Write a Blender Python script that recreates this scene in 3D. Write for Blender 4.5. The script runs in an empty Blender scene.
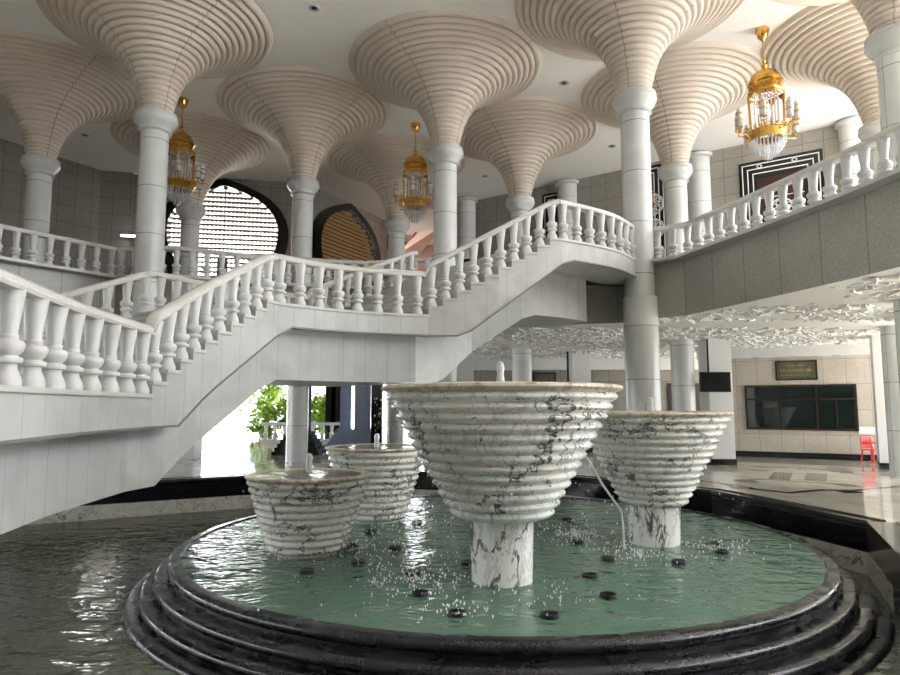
import bpy, bmesh, math, random
from mathutils import Vector, Matrix
R = math.radians
PI = math.pi
random.seed(7)
scn = bpy.context.scene
C = scn.collection
CAMZ = 1.95
PITCH = R(6.0)
F = 650.0

# ---------- measuring helpers (pixel of the photograph -> real place at a known depth or height)
def ray(u, v):
    a = (337.5 - v) / F
    return Vector(((u - 450) / F, math.cos(PITCH) - a * math.sin(PITCH), math.sin(PITCH) + a * math.cos(PITCH)))
def PY(u, v, Y):
    r = ray(u, v); return Vector((0, 0, CAMZ)) + r * (Y / r.y)
def PZ(u, v, z):
    r = ray(u, v); return Vector((0, 0, CAMZ)) + r * ((z - CAMZ) / r.z)

# ---------- object helpers
def tag(o, label=None, cat=None, group=None, kind=None):
    if label: o['label'] = label
    if cat: o['category'] = cat
    if group: o['group'] = group
    if kind: o['kind'] = kind
    return o
def empty(name, loc=(0, 0, 0), rz=0, label=None, cat=None, group=None, kind=None):
    o = bpy.data.objects.new(name, None); C.objects.link(o)
    o.location = loc; o.rotation_euler = (0, 0, rz); o.empty_display_size = .1
    return tag(o, label, cat, group, kind)
def kids(o):
    return [c for c in ALL if c.parent == o]
ALL = []
class MB:
    def __init__(s): s.v = []; s.f = []; s.uv = []; s.sm = []
    def face(s, pts, uvs=None, smooth=False):
        n = len(s.v); s.v += [tuple(p) for p in pts]
        s.f.append(tuple(range(n, n + len(pts)))); s.uv.append(uvs); s.sm.append(smooth)
    def box(s, x0, x1, y0, y1, z0, z1, M=None):
        c = [Vector((x, y, z)) for x in (x0, x1) for y in (y0, y1) for z in (z0, z1)]
        if M is not None: c = [M @ p for p in c]
        n = len(s.v); s.v += [tuple(p) for p in c]
        for q in ((0, 1, 3, 2), (4, 6, 7, 5), (0, 4, 5, 1), (2, 3, 7, 6), (0, 2, 6, 4), (1, 5, 7, 3)):
            s.f.append(tuple(n + i for i in q)); s.uv.append(None); s.sm.append(False)
        return s
    def lathe(s, prof, seg=32, c=(0, 0, 0), smooth=True, a0=0):
        n = len(s.v); m = len(prof)
        for k in range(seg):
            a = a0 + 2 * PI * k / seg
            for r, z in prof: s.v.append((c[0] + r * math.cos(a), c[1] + r * math.sin(a), c[2] + z))
        for k in range(seg):
            k2 = (k + 1) % seg
            for j in range(m - 1):
                s.f.append((n + k * m + j, n + k2 * m + j, n + k2 * m + j + 1, n + k * m + j + 1)); s.uv.append(None); s.sm.append(smooth)
        return s
    def tube(s, pts, r, seg=8, cap=True, smooth=True):
        pts = [Vector(p) for p in pts]; rings = []
        for i, p in enumerate(pts):
            t = (pts[min(i + 1, len(pts) - 1)] - pts[max(i - 1, 0)]).normalized()
            ref = Vector((0, 0, 1)) if abs(t.z) < .95 else Vector((1, 0, 0))
            a = t.cross(ref).normalized(); b = t.cross(a).normalized()
            rr = r[i] if isinstance(r, (list, tuple)) else r
            rings.append([p + (a * math.cos(2 * PI * k / seg) + b * math.sin(2 * PI * k / seg)) * rr for k in range(seg)])
        n = len(s.v)
        for q in rings: s.v += [tuple(x) for x in q]
        for i in range(len(rings) - 1):
            for k in range(seg):
                k2 = (k + 1) % seg
                s.f.append((n + i * seg + k, n + i * seg + k2, n + (i + 1) * seg + k2, n + (i + 1) * seg + k)); s.uv.append(None); s.sm.append(smooth)
        if cap:
            s.f.append(tuple(n + k for k in range(seg))[::-1]); s.uv.append(None); s.sm.append(False)
            s.f.append(tuple(n + (len(rings) - 1) * seg + k for k in range(seg))); s.uv.append(None); s.sm.append(False)
        return s
    def sweep(s, pts, prof, smooth=False):
        """profile (side, up) swept with vertical cross-sections, mitred in plan"""
        pts = [Vector(p) for p in pts]; m = len(prof); n = len(s.v)
        for i, p in enumerate(pts):
            d0 = (pts[i] - pts[i - 1]) if i > 0 else (pts[1] - pts[0])
            d1 = (pts[i + 1] - pts[i]) if i < len(pts) - 1 else d0
            d0 = Vector((d0.x, d0.y, 0)).normalized(); d1 = Vector((d1.x, d1.y, 0)).normalized()
            t = (d0 + d1).normalized(); side = Vector((t.y, -t.x, 0)) / max(.5, t.dot(d0))
            for a, b in prof: s.v.append(tuple(p + side * a + Vector((0, 0, b))))
        for i in range(len(pts) - 1):
            for k in range(m):
                k2 = (k + 1) % m
                s.f.append((n + i * m + k, n + i * m + k2, n + (i + 1) * m + k2, n + (i + 1) * m + k)); s.uv.append(None); s.sm.append(smooth)
        s.f.append(tuple(n + k for k in range(m))); s.uv.append(None); s.sm.append(False)
        e = n + (len(pts) - 1) * m
        s.f.append(tuple(e + k for k in range(m))); s.uv.append(None); s.sm.append(False)
        return s
    def ribbon(s, top, bot, u0=0):
        u = u0
        for i in range(len(top) - 1):
            a, b, c, d = Vector(bot[i]), Vector(bot[i + 1]), Vector(top[i + 1]), Vector(top[i])
            L = math.hypot(b.x - a.x, b.y - a.y)
            s.face([a, b, c, d], [(u, a.z), (u + L, b.z), (u + L, c.z), (u, d.z)])
            u += L
        return s
    def sphere(s, c, r, seg=10, rings=6, sz=1):
        return s.lathe([(max(1e-4, r * math.sin(PI * j / rings)), -r * sz * math.cos(PI * j / rings)) for j in range(rings + 1)], seg, c)
    def mesh(s, name, mat):
        me = bpy.data.meshes.new(name); me.from_pydata(s.v, [], s.f)
        if any(u is not None for u in s.uv):
            l = me.uv_layers.new(name='UVMap'); i = 0
            for f, u in zip(s.f, s.uv):
                for k in range(len(f)):
                    if u is not None: l.data[i].uv = u[k]
                    i += 1
        me.polygons.foreach_set('use_smooth', s.sm)
        bm = bmesh.new(); bm.from_mesh(me); bmesh.ops.remove_doubles(bm, verts=bm.verts, dist=1e-5)
        bmesh.ops.recalc_face_normals(bm, faces=bm.faces); bm.to_mesh(me); bm.free()
        if mat.name in ('basin_water', 'pool_water') and me.polygons[0].normal.z < 0: me.flip_normals()
        me.materials.append(mat)
        if any(s.sm): me.set_sharp_from_angle(angle=R(48))
        return me
    def build(s, name, mat, parent=None, **kw):
        return link(name, s.mesh(name, mat), parent, **kw)
def link(name, me, parent=None, loc=None, rz=0, label=None, cat=None, group=None, kind=None):
    o = bpy.data.objects.new(name, me); C.objects.link(o); ALL.append(o)
    if parent: o.parent = parent
    if loc is not None: o.location = loc
    o.rotation_euler = (0, 0, rz)
    return tag(o, label, cat, group, kind)
def copy_tree(src, parent=None, loc=None, rz=None, label=None):
    c = src.copy(); C.objects.link(c); ALL.append(c)
    if parent is not None: c.parent = parent
    if loc is not None: c.location = loc
    if rz is not None: c.rotation_euler = (0, 0, rz)
    if label: c['label'] = label
    for ch in kids(src): copy_tree(ch, c)
    return c
def bevel(o, w=.01, seg=2):
    m = o.modifiers.new('bevel', 'BEVEL'); m.width = w; m.segments = seg; m.limit_method = 'ANGLE'; return o

# ---------- materials
def srgb(h):
    h = h.lstrip('#'); c = [int(h[i:i + 2], 16) / 255 for i in (0, 2, 4)]
    return tuple((x / 12.92 if x <= .04045 else ((x + .055) / 1.055) ** 2.4) for x in c) + (1,)
class MT:
    def __init__(s, name, color='#ffffff', rough=.5, metal=0, spec=.5):
        s.m = bpy.data.materials.new(name); s.m.use_nodes = True; s.nt = s.m.node_tree
        s.b = s.nt.nodes['Principled BSDF']; s.out = s.nt.nodes['Material Output']
        s.b.inputs['Base Color'].default_value = srgb(color) if isinstance(color, str) else color
        s.b.inputs['Roughness'].default_value = rough; s.b.inputs['Metallic'].default_value = metal
        s.b.inputs['Specular IOR Level'].default_value = spec
    def n(s, t, **kw):
        x = s.nt.nodes.new(t)
        for k, v in kw.items():
            if k.startswith('_'): setattr(x, k[1:], v)
            else: x.inputs[k.replace('__', ' ')].default_value = v
        return x
    def l(s, a, b): s.nt.links.new(a, b); return s
    def coord(s, kind='Object', scale=(1, 1, 1)):
        t = s.n('ShaderNodeTexCoord'); mp = s.n('ShaderNodeMapping'); mp.inputs['Scale'].default_value = scale
        s.l(t.outputs[kind], mp.inputs['Vector']); return mp.outputs['Vector']
    def geo(s, scale=(1, 1, 1)):
        t = s.n('ShaderNodeNewGeometry'); mp = s.n('ShaderNodeMapping'); mp.inputs['Scale'].default_value = scale
        s.l(t.outputs['Position'], mp.inputs['Vector']); return mp.outputs['Vector']
    def noise(s, vec, scale, detail=3, rough=.5, dist=0):
        x = s.n('ShaderNodeTexNoise', Scale=scale, Detail=detail, Roughness=rough, Distortion=dist); s.l(vec, x.inputs['Vector']); return x.outputs['Fac']
    def ramp(s, fac, stops):
        x = s.n('ShaderNodeValToRGB'); e = x.color_ramp.elements
        while len(e) < len(stops): e.new(.5)
        for i, (p, c) in enumerate(stops):
            e[i].position = p; e[i].color = srgb(c) if isinstance(c, str) else (c, c, c, 1)
        s.l(fac, x.inputs['Fac']); return x.outputs['Color']
    def mix(s, fac, a, b, mode='MIX'):
        x = s.n('ShaderNodeMix', _data_type='RGBA', _blend_type=mode)
        for sock, val in ((x.inputs[0], fac), (x.inputs[6], a), (x.inputs[7], b)):
            if isinstance(val, (int, float)): sock.default_value = val
            elif isinstance(val, str): sock.default_value = srgb(val)
            elif isinstance(val, tuple): sock.default_value = val
            else: s.l(val, sock)
        return x.outputs[2]
    def math(s, op, a, b=0, c=None):
        x = s.n('ShaderNodeMath', _operation=op)
        for i, val in enumerate((a, b) if c is None else (a, b, c)):
            if isinstance(val, (int, float)): x.inputs[i].default_value = val
            else: s.l(val, x.inputs[i])
        return x.outputs[0]
    def sep(s, vec):
        x = s.n('ShaderNodeSeparateXYZ'); s.l(vec, x.inputs[0]); return x.outputs
    def line(s, val, period, width, off=0):
        """1 on a joint line repeating along val"""
        a = s.math('ADD', val, off + 1000 * period)
        m = s.math('MODULO', a, period)
        return s.math('LESS_THAN', m, width)
    def color(s, c): s.l(c, s.b.inputs['Base Color']); return s
    def bump(s, h, strength=.2, dist=.02):
        x = s.n('ShaderNodeBump', Strength=strength, Distance=dist); s.l(h, x.inputs['Height']); s.l(x.outputs[0], s.b.inputs['Normal']); return s

M = {}
# white stair marble with vertical panel joints
m = MT('stair_marble', rough=.35); uvv = m.sep(m.coord('UV')); g = m.geo()
base = m.ramp(m.noise(g, 1.3, 5, .6, .6), [(.3, '#b0b1b0'), (.6, '#c3c4c3'), (.8, '#b9bab9')])
jl = m.line(uvv[0], .46, .007, .2)
m.color(m.mix(jl, base, '#8d8d8a')); M['stair'] = m.m
m = MT('tread_marble', rough=.3); g = m.geo()
m.color(m.ramp(m.noise(g, 2, 5, .6, .6), [(.3, '#c0c0bc'), (.7, '#cecdc9')])); M['tread'] = m.m
m = MT('baluster_marble', rough=.4); g = m.geo()
m.color(m.ramp(m.noise(g, 3, 4, .6, .4), [(.3, '#cacaca'), (.7, '#dadad8')]))
m.bump(m.math('SINE', m.math('MULTIPLY', m.sep(g)[2], 260)), .12, .003); M['baluster'] = m.m
m = MT('handrail_marble', rough=.22); g = m.geo((1, 1, 3))
m.color(m.ramp(m.noise(g, 1.5, 4, .6, .4), [(.3, '#cdcbc6'), (.7, '#dbd9d4')])); M['rail'] = m.m
# column cladding with level joints
m = MT('column_marble', rough=.25); g = m.geo(); o = m.sep(m.coord('Object'))
base = m.ramp(m.noise(g, .9, 5, .6, .8), [(.3, '#c6c8c7'), (.6, '#d3d5d3'), (.8, '#cbccc9')])
jl = m.line(o[2], 1.35, .016, .1); ax = m.math('ABSOLUTE', o[1]); jv = m.math('LESS_THAN', ax, .006)
m.color(m.mix(m.math('MAXIMUM', jl, jv), base, '#6f706e')); M['column'] = m.m
m = MT('capital_marble', rough=.2); g = m.geo()
m.color(m.ramp(m.noise(g, 2, 5, .6, .8), [(.3, '#bfc1c0'), (.7, '#cccecc')])); M['capital'] = m.m
# ribbed plaster trumpets
m = MT('ribbed_plaster', rough=.55); o = m.sep(m.coord('Object'))
dz = m.math('MULTIPLY', m.math('SINE', m.math('MULTIPLY', m.math('SQRT', m.math('ADD', m.math('MULTIPLY', o[0], o[0]), m.math('MULTIPLY', o[1], o[1]))), 60)), .018)
j1 = m.math('LESS_THAN', m.math('ABSOLUTE', m.math('ADD', m.math('SUBTRACT', o[0], o[1]), dz)), .02)
j2 = m.math('LESS_THAN', m.math('ABSOLUTE', m.math('ADD', m.math('ADD', o[0], o[1]), dz)), .02)
base = m.ramp(m.noise(m.geo(), .8, 4), [(.3, '#cfc3b6'), (.7, '#d8cdc1')])
m.color(m.mix(m.math('MULTIPLY', m.math('MAXIMUM', j1, j2), .75), base, '#8a7e70')); M['vault'] = m.m
m = MT('ceiling_paint', '#efedea', .6); M['ceiling'] = m.m
m = MT('plaster_relief', '#e6e6e3', .5); M['relief'] = m.m
def granite(name, c0, c1, jw=.008, px=.75, pz=.75, rough=.3, jc='#4a4945', uv=False, sc=55):
    m = MT(name, rough=rough); g = m.geo()
    n1 = m.noise(g, sc, 2, .7); base = m.ramp(n1, [(.36, c0), (.62, c1)])
    big = m.ramp(m.noise(g, 1.1, 3), [(.3, .9), (.7, 1.03)]); base = m.mix(1.0, base, big, 'MULTIPLY')
    if jw:
        s = m.sep(m.coord('UV')) if uv else None
        if uv: j = m.math('MAXIMUM', m.line(s[0], px, jw, .1), m.line(s[1], pz, jw, .05))
        else:
            q = m.sep(g); j = m.line(q[2], pz, jw)
        base = m.mix(j, base, jc)
    m.color(base); return m.m
M['granite'] = granite('grey_speckled_granite', '#8d8a82', '#bdb9ae', uv=True, px=1.05, pz=100, jw=.012)
M['walltile'] = granite('wall_granite_tile', '#8a867f', '#a6a199', uv=True, px=.75, pz=.78, jw=.018, jc='#56544f')
M['wallbeige'] = granite('beige_granite_tile', '#b6aea1', '#d3cbbe', uv=True, px=.74, pz=.93, jw=.014, jc='#85807a', sc=30)
M['walldark'] = granite('dark_wall_granite', '#3f3a35', '#5a534c', uv=True, px=.75, pz=.78)  # dark so the unseen added walls bounce less light onto the stairs
m = MT('black_granite', rough=.08, spec=.6); g = m.geo()
m.color(m.ramp(m.noise(g, 70, 2, .7), [(.45, '#0b0c0e'), (.72, '#25282c')])); M['black'] = m.m
m = MT('basin_granite', rough=.22, spec=.5); g = m.geo()
m.color(m.ramp(m.noise(g, 60, 2, .7), [(.4, '#131417'), (.66, '#35373b')]))
m.l(m.ramp(m.noise(g, 3, 4), [(.35, .12), (.7, .42)]), m.b.inputs['Roughness']); m.bump(m.noise(g, 90, 2), .1, .004); M['basin'] = m.m
m = MT('coping_granite', rough=.12); g = m.geo()
m.color(m.ramp(m.noise(g, 40, 2, .7), [(.4, '#3c3631'), (.7, '#615850')])); M['coping'] = m.m
# veined fountain marble
def veined(name, amt, sc, c='#e6e3dc', vein='#3a3636', off=(0, 0, 0), zs=1.0):
    m = MT(name, rough=.22); g = m.geo((1, 1, zs)); 
    g2 = m.n('ShaderNodeVectorMath', _operation='ADD'); m.l(g, g2.inputs[0]); g2.inputs[1].default_value = off; g = g2.outputs[0]
    wob = m.n('ShaderNodeTexNoise', Scale=sc * .9, Detail=5, Roughness=.65); m.l(g, wob.inputs['Vector'])
    wv = m.n('ShaderNodeVectorMath', _operation='MULTIPLY_ADD'); m.l(wob.outputs['Color'], wv.inputs[0]); wv.inputs[1].default_value = (.55, .55, .55); m.l(g, wv.inputs[2])
    n1 = m.noise(wv.outputs[0], sc, 4, .6, .6)
    v1 = m.math('ABSOLUTE', m.math('SUBTRACT', n1, .5))
    mask = m.noise(g, sc * .55, 2)
    thr = m.math('MULTIPLY', m.math('MAXIMUM', m.math('SUBTRACT', mask, .42), 0), amt)
    vv = m.ramp(m.math('DIVIDE', v1, m.math('ADD', thr, .004)), [(.15, .92), (.55, .5), (1.0, 0.0)])
    n2 = m.noise(wv.outputs[0], sc * 2.3, 4, .6, .8); v2 = m.ramp(m.math('ABSOLUTE', m.math('SUBTRACT', n2, .5)), [(.0, .5), (.03, 0.0)])
    bg = m.ramp(m.noise(g, sc * .8, 5, .6, .5), [(.3, '#e2e2de'), (.55, c), (.75, '#ebe5d8')])
    bg = m.mix(v2, bg, '#8a8078')
    m.color(m.mix(vv, bg, vein)); return m.m
M['bowl'] = veined('veined_marble', .16, 1.3, '#f3f3f0', zs=.8)
M['pedestal'] = veined('veined_pedestal_marble', .22, 1.5, '#f3f3f0', '#4b4644', (3, 3, 8), .5)
M['bowl2'] = veined('veined_marble_dark', .2, 2.1, '#eceae4', '#4a4440', (7, 3, 1), 1.6)
M['band'] = veined('pool_band_marble', .07, .9, '#cdc9bd', '#5a544c', (2, 9, 4))
m = MT('stained_rim_marble', rough=.35); g = m.geo()
m.color(m.ramp(m.noise(g, 6, 6, .7, 1), [(.3, '#7d6850'), (.42, '#b9a88f'), (.55, '#ddd6c8'), (.75, '#cfc6b4')])); M['rim'] = m.m
def water(name, body, bodymix, tint, bs, scl, rough=.03):
    m = MT(name); nt = m.nt; nt.nodes.remove(m.b)
    tr = m.n('ShaderNodeBsdfTransparent'); tr.inputs[0].default_value = tint
    df = m.n('ShaderNodeBsdfDiffuse'); df.inputs[0].default_value = srgb(body)
    gl = m.n('ShaderNodeBsdfGlossy'); gl.inputs['Roughness'].default_value = rough
    g = m.geo((1, 1.5, 1))
    h1 = m.noise(g, scl, 2, .5, .8); h2 = m.noise(g, scl * 2.7, 2, .5, .5); hh = m.math('ADD', h1, m.math('MULTIPLY', h2, .4))
    bp = m.n('ShaderNodeBump', Strength=bs, Distance=.05); m.l(hh, bp.inputs['Height'])
    fr = m.n('ShaderNodeFresnel', IOR=1.42); m.l(bp.outputs[0], fr.inputs['Normal']); m.l(bp.outputs[0], gl.inputs['Normal'])
    a = m.n('ShaderNodeMixShader'); a.inputs[0].default_value = bodymix; m.l(tr.outputs[0], a.inputs[1]); m.l(df.outputs[0], a.inputs[2])
    b = m.n('ShaderNodeMixShader'); m.l(fr.outputs[0], b.inputs[0]); m.l(a.outputs[0], b.inputs[1]); m.l(gl.outputs[0], b.inputs[2])
    m.l(b.outputs[0], m.out.inputs['Surface']); return m.m
M['water_in'] = water('basin_water', '#6d8e7c', .74, (.55, .8, .66, 1), .9, 1.5)
M['water_out'] = water('pool_water', '#6b7562', .7, (.55, .62, .5, 1), .85, 1.3)
M['drop'] = water('falling_water', '#ffffff', .8, (.95, .97, .97, 1), .1, 8)
m = MT('basin_floor_tile', '#7fa090', .5); g = m.geo(); q = m.sep(g)
m.color(m.mix(m.math('MAXIMUM', m.line(q[0], .3, .01), m.line(q[1], .3, .01)), '#86a596', '#6c8a7c')); M['basinfloor'] = m.m
m = MT('pool_floor_tile', rough=.5); g = m.geo(); q = m.sep(g)
m.color(m.mix(m.math('MAXIMUM', m.line(q[0], .6, .015), m.line(q[1], .6, .015)), m.ramp(m.noise(g, 1.5, 4), [(.3, '#6d7263'), (.7, '#8a8e7d')]), '#4b5046')); M['poolfloor'] = m.m
# polished floor
m = MT('polished_floor_marble', rough=.06, spec=.6); g = m.geo(); q = m.sep(g)
base = m.ramp(m.noise(g, .7, 5, .6, 1), [(.3, '#c2bbae'), (.6, '#d8d2c7'), (.8, '#cac3b6')])
m.color(m.mix(m.math('MAXIMUM', m.line(q[0], .9, .01), m.line(q[1], .9, .01)), base, '#8f897e')); M['floor'] = m.m
m = MT('floor_inlay_dark', '#2c2b2a', .06); M['inlay'] = m.m
m = MT('floor_inlay_grey', '#77746e', .06); M['inlaygrey'] = m.m
M['joint'] = MT('gap_shade_grey', '#7b7b78', .5).m  # grey standing in for the shade of the stringer gap
M['white'] = MT('white_plaster', '#dedede', .4).m
M['gold'] = MT('polished_gold', (.72, .42, .10, 1), .2, 1).m
m = MT('crystal', rough=.03); m.b.inputs['Base Color'].default_value = (.92, .95, 1, 1); m.b.inputs['Transmission Weight'].default_value = .55
m.b.inputs['IOR'].default_value = 1.6; m.b.inputs['Metallic'].default_value = .25; M['crystal'] = m.m
m = MT('frosted_glass', rough=.25); m.b.inputs['Base Color'].default_value = (.72, .76, .8, 1); m.b.inputs['Transmission Weight'].default_value = .3; M['frost'] = m.m
M['blackgloss'] = MT('black_gloss_stone', '#121214', .15).m
m = MT('bright_reveal_stone', rough=.1); m.color(m.ramp(m.noise(m.geo(), 8, 3, .6), [(.4, '#3c3c40'), (.65, '#c9c9cc')])); M['reveal'] = m.m
M['lattice'] = MT('brown_lattice', '#857662', .45).m
M['tanslat'] = MT('tan_slat', '#dcb880', .45).m
M['browndark'] = MT('dark_brown_board', '#33261b', .6).m
m = MT('window_glass', '#0b1d1b', .03, 0, .9); M['glass'] = m.m
M['darkframe'] = MT('dark_brown_frame', '#2b1a16', .35).m
M['red'] = MT('red_plastic', '#c8202c', .35).m
M['screen'] = MT('tv_screen', '#050506', .3, 0, .15).m
M['plastic'] = MT('black_plastic', '#101012', .4, 0, .3).m
m = MT('plaque_green', rough=.4); m.color(m.ramp(m.noise(m.geo(), 25, 3), [(.4, '#4a4b40'), (.6, '#66665a')])); M['plaque'] = m.m
M['script'] = MT('gold_script', '#b09758', .3, .4).m
M['paper'] = MT('white_paper', '#e9eaee', .6).m
m = MT('blue_grey_granite', rough=.15); m.color(m.ramp(m.noise(m.geo(), 40, 2, .7), [(.4, '#8292ac'), (.65, '#b4c0d2')])); M['blue'] = m.m
m = MT('leaf_green', rough=.6); m.color(m.ramp(m.noise(m.geo(), 3, 3), [(.35, '#3f7a22'), (.65, '#a9c94a')])); M['leaf'] = m.m
M['paving'] = MT('pale_outdoor_paving', '#e8e8e6', .5).m
M['house'] = MT('white_house_wall', '#eaeceb', .7).m
M['houseglass'] = MT('blue_house_window', '#6d87a3', .3).m
M['pink'] = MT('pink_plaster', '#d9b3a4', .6).m
M['redwood'] = MT('red_brown_timber', '#8a4136', .5).m
M['darkred'] = MT('dark_red_board', '#34120f', .45).m
M['pvc'] = MT('white_pvc', '#d5d8d6', .35).m
m = MT('tube_lamp', '#ffffff', .4); m.b.inputs['Emission Color'].default_value = (1, 1, 1, 1); m.b.inputs['Emission Strength'].default_value = 6; M['lamp'] = m.m
m = MT('orange_inlay', '#b5673a', .4); M['orange'] = m.m

# ---------- camera / world / render look
cam = bpy.data.cameras.new('camera'); co = bpy.data.objects.new('camera', cam); C.objects.link(co)
co.location = (0, 0, CAMZ); co.rotation_euler = (R(90) + PITCH, 0, 0); cam.sensor_width = 36; cam.lens = 26.0; cam.clip_end = 500
scn.camera = co
w = bpy.data.worlds.new('sky'); scn.world = w; w.use_nodes = True
bg = w.node_tree.nodes['Background']; bg.inputs[0].default_value = (.90, .95, 1, 1); bg.inputs[1].default_value = 4.2
vs = scn.view_settings; vs.view_transform = 'Standard'; vs.look = 'None'; vs.gamma = 1; vs.use_curve_mapping = False; vs.exposure = 1.12
sun = bpy.data.lights.new('sun', 'SUN'); sun.energy = 20; sun.angle = R(1); sun.color = (1, .96, .9)
so = bpy.data.objects.new('sun', sun); C.objects.link(so)
so.rotation_euler = Vector((1.0, .9, 1.5)).to_track_quat('Z', 'Y').to_euler()

CEIL = CAMZ + 11.0
UP = CAMZ + 3.7          # upper floor
LOWC = UP - 1.45         # ceiling of the lower hall
FC = (.76, 11.7)         # centre of the round basin
ZI, ZO = -.31, -.85      # water levels

# ================= pool and ground floor
pool = [(4.0, 3.6), (5.55, 7.2), (7.52, 11.0), (6.0, 15.2), (3.2, 18.3), (-1.1, 19.6), (-5.7, 18.3), (-10.9, 15.3), (-13, 9), (-13, 3.6)]
pool[0] = (5.55 - .49 * 3.2, 4.0); pool[-1] = (-13, 4.0); pool[1] = (5.32, 7.4); pool[2] = (7.02, 11.15)
outer = [(-34, -12), (26, -12), (26, 60), (-34, 60)]
bm = bmesh.new()
ov = [bm.verts.new((x, y, 0)) for x, y in outer]; iv = [bm.verts.new((x, y, 0)) for x, y in pool]
ed = [bm.edges.new((L[i], L[(i + 1) % len(L)])) for L in (ov, iv) for i in range(len(L))]
bmesh.ops.triangle_fill(bm, use_beauty=True, edges=ed)
bmesh.ops.recalc_face_normals(bm, faces=bm.faces)
me = bpy.data.meshes.new('floor'); bm.to_mesh(me); bm.free(); me.materials.append(M['floor'])
if sum(p.normal.z for p in me.polygons) < 0: me.flip_normals()
floor = link('floor', me, kind='structure')
# pool walls: black granite above, veined marble band below
cx = sum(p[0] for p in pool) / len(pool); cy = sum(p[1] for p in pool) / len(pool)
loop = pool + [pool[0]]
b = MB(); b.ribbon([(x, y, -.0) for x, y in loop], [(x, y, -.5) for x, y in loop]); b.build('trim_1', M['black'], kind='structure')
def inset(poly, d):
    out = []; n = len(poly)
    for i in range(n):
        p0, p1, p2 = (Vector(poly[i - 1]), Vector(poly[i]), Vector(poly[(i + 1) % n]))
        d0 = (p1 - p0).normalized(); d1 = (p2 - p1).normalized()
        n0 = Vector((-d0.y, d0.x)); n1 = Vector((-d1.y, d1.x)); k = (n0 + n1) / (1 + n0.dot(n1)); out.append(tuple(p1 + k * d))
    return out
pin = inset(pool, .07); lin = pin + [pin[0]]
b = MB(); b.ribbon([(x, y, -.5) for x, y in lin], [(x, y, -1.3) for x, y in lin])
for i in range(len(pool)):
    p, q, r, s = loop[i], loop[i + 1], lin[i + 1], lin[i]
    b.face([(*p, -.5), (*q, -.5), (*r, -.5), (*s, -.5)])
b.build('trim_2', M['band'], kind='structure')
b = MB(); b.face([(x, y, -1.3) for x, y in pool]); b.build('trim_3', M['poolfloor'], kind='structure')
# coping moulding around the pool edge
b = MB(); cop = [(-.02, -.10), (-.05, -.06), (-.05, -.02), (-.02, .03), (.10, .035), (.12, .02), (.26, .02), (.28, .04), (.34, .04), (.36, 0.003), (.36, -.1)]
seq = [pool[0], pool[1], pool[2], pool[3], pool[4], pool[5], pool[6], pool[7]]
b.sweep([(x, y, 0) for x, y in seq[2:]], [(a, z) for a, z in cop]); b.build('trim_4', M['black'], kind='structure')
b = MB(); b.sweep([(x, y, 0) for x, y in (pool[0], pool[1], pool[2])], [(.37, .0), (.37, .05), (.47, .07), (.53, .05), (.60, .05), (.62, .0)])
b.sweep([(pool[0][0], pool[0][1], 0), (pool[1][0], pool[1][1], 0), (pool[2][0], pool[2][1] - .1, 0)], [(-.09, -1.3), (-.09, .042), (.36, .042), (.36, .0), (0, -.0), (0, -1.3)])
b.build('trim_5', M['coping'], kind='structure')
b = MB(); b.face([(x, y, ZO) for x, y in pin]); b.build('pool_water', M['water_out'], label='dark green rippled water of the large outer pool around the round basin', cat='water', kind='stuff')
# floor inlay
b = MB(); b2 = MB()
def strip(pts, w, mb=None):
    P = [Vector((p[0], p[1], 0)) for p in pts]
    for i in range(len(P) - 1):
        d = (P[i + 1] - P[i]); d.normalize(); s = Vector((-d.y, d.x, 0)) * w / 2; e = d * w * .2
        (mb or b).face([P[i] - s - e + Vector((0, 0, .004)), P[i + 1] - s + e + Vector((0, 0, .004)), P[i + 1] + s + e + Vector((0, 0, .004)), P[i] + s - e + Vector((0, 0, .004))])
Z = lambda u, v: PZ(u, v, 0)
strip([Z(700, 481), Z(742, 486), Z(752, 489), Z(790, 493), Z(822, 490), Z(848, 491), Z(905, 486)], .2)
strip([Z(742, 466), Z(765, 466.5), Z(800, 468), Z(850, 471), Z(905, 471)], .22)
strip([Z(735, 481), Z(760, 479), Z(850, 485)], .14)
for (u, v) in ((746, 481), (740, 487), (845, 485), (847, 491.5), (839, 468.5), (843, 472), (762, 466.5), (758, 470)):
    p = Z(u, v); b.box(p.x - .22, p.x + .22, p.y - .3, p.y + .3, .003, .006)
q = [Z(779, 479), Z(815, 480.5), Z(817, 474), Z(783, 473)]
strip([q[0], q[1]], .07); strip([q[2], q[3]], .07); strip([q[1], q[2]], .5, b2); strip([q[3], q[0]], .5, b2)
b.build('dark_inlay', M['inlay'], floor); b2.build('grey_inlay', M['inlaygrey'], floor)

# ---- round stepped basin
Ri = 5.06
prof = [(Ri - .25, -.85), (Ri - .12, -.4), (Ri, ZI - .01), (Ri + .02, ZI + .02)]
r0 = Ri + .02; z0 = ZI + .02
for k in range(4):
    wd = .18; dp = (.18, .165, .15, .13)[k]
    for q in range(9):
        a_ = PI / 2 - PI * q / 8; prof.append((r0 + wd - .075 + .075 * math.cos(a_), z0 - .07 + .07 * math.sin(a_)))
    prof += [(r0 + wd * .72, z0 - .14), (r0 + wd * .72, z0 - dp)]
    r0 += wd; z0 -= dp
prof += [(r0 + .01, z0 - .02), (r0 + .01, -1.29)]
basin = empty('fountain_basin', (FC[0], FC[1], -1.3), label='large round basin of stepped dark granite standing in the pool', cat='fountain basin')
MB().lathe([(r, z + 1.3) for r, z in prof], 192).build('stepped_rim', M['basin'], basin)
MB().lathe([(.001, .5), (Ri - .15, .5)], 96).build('basin_floor', M['basinfloor'], basin)
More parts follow.
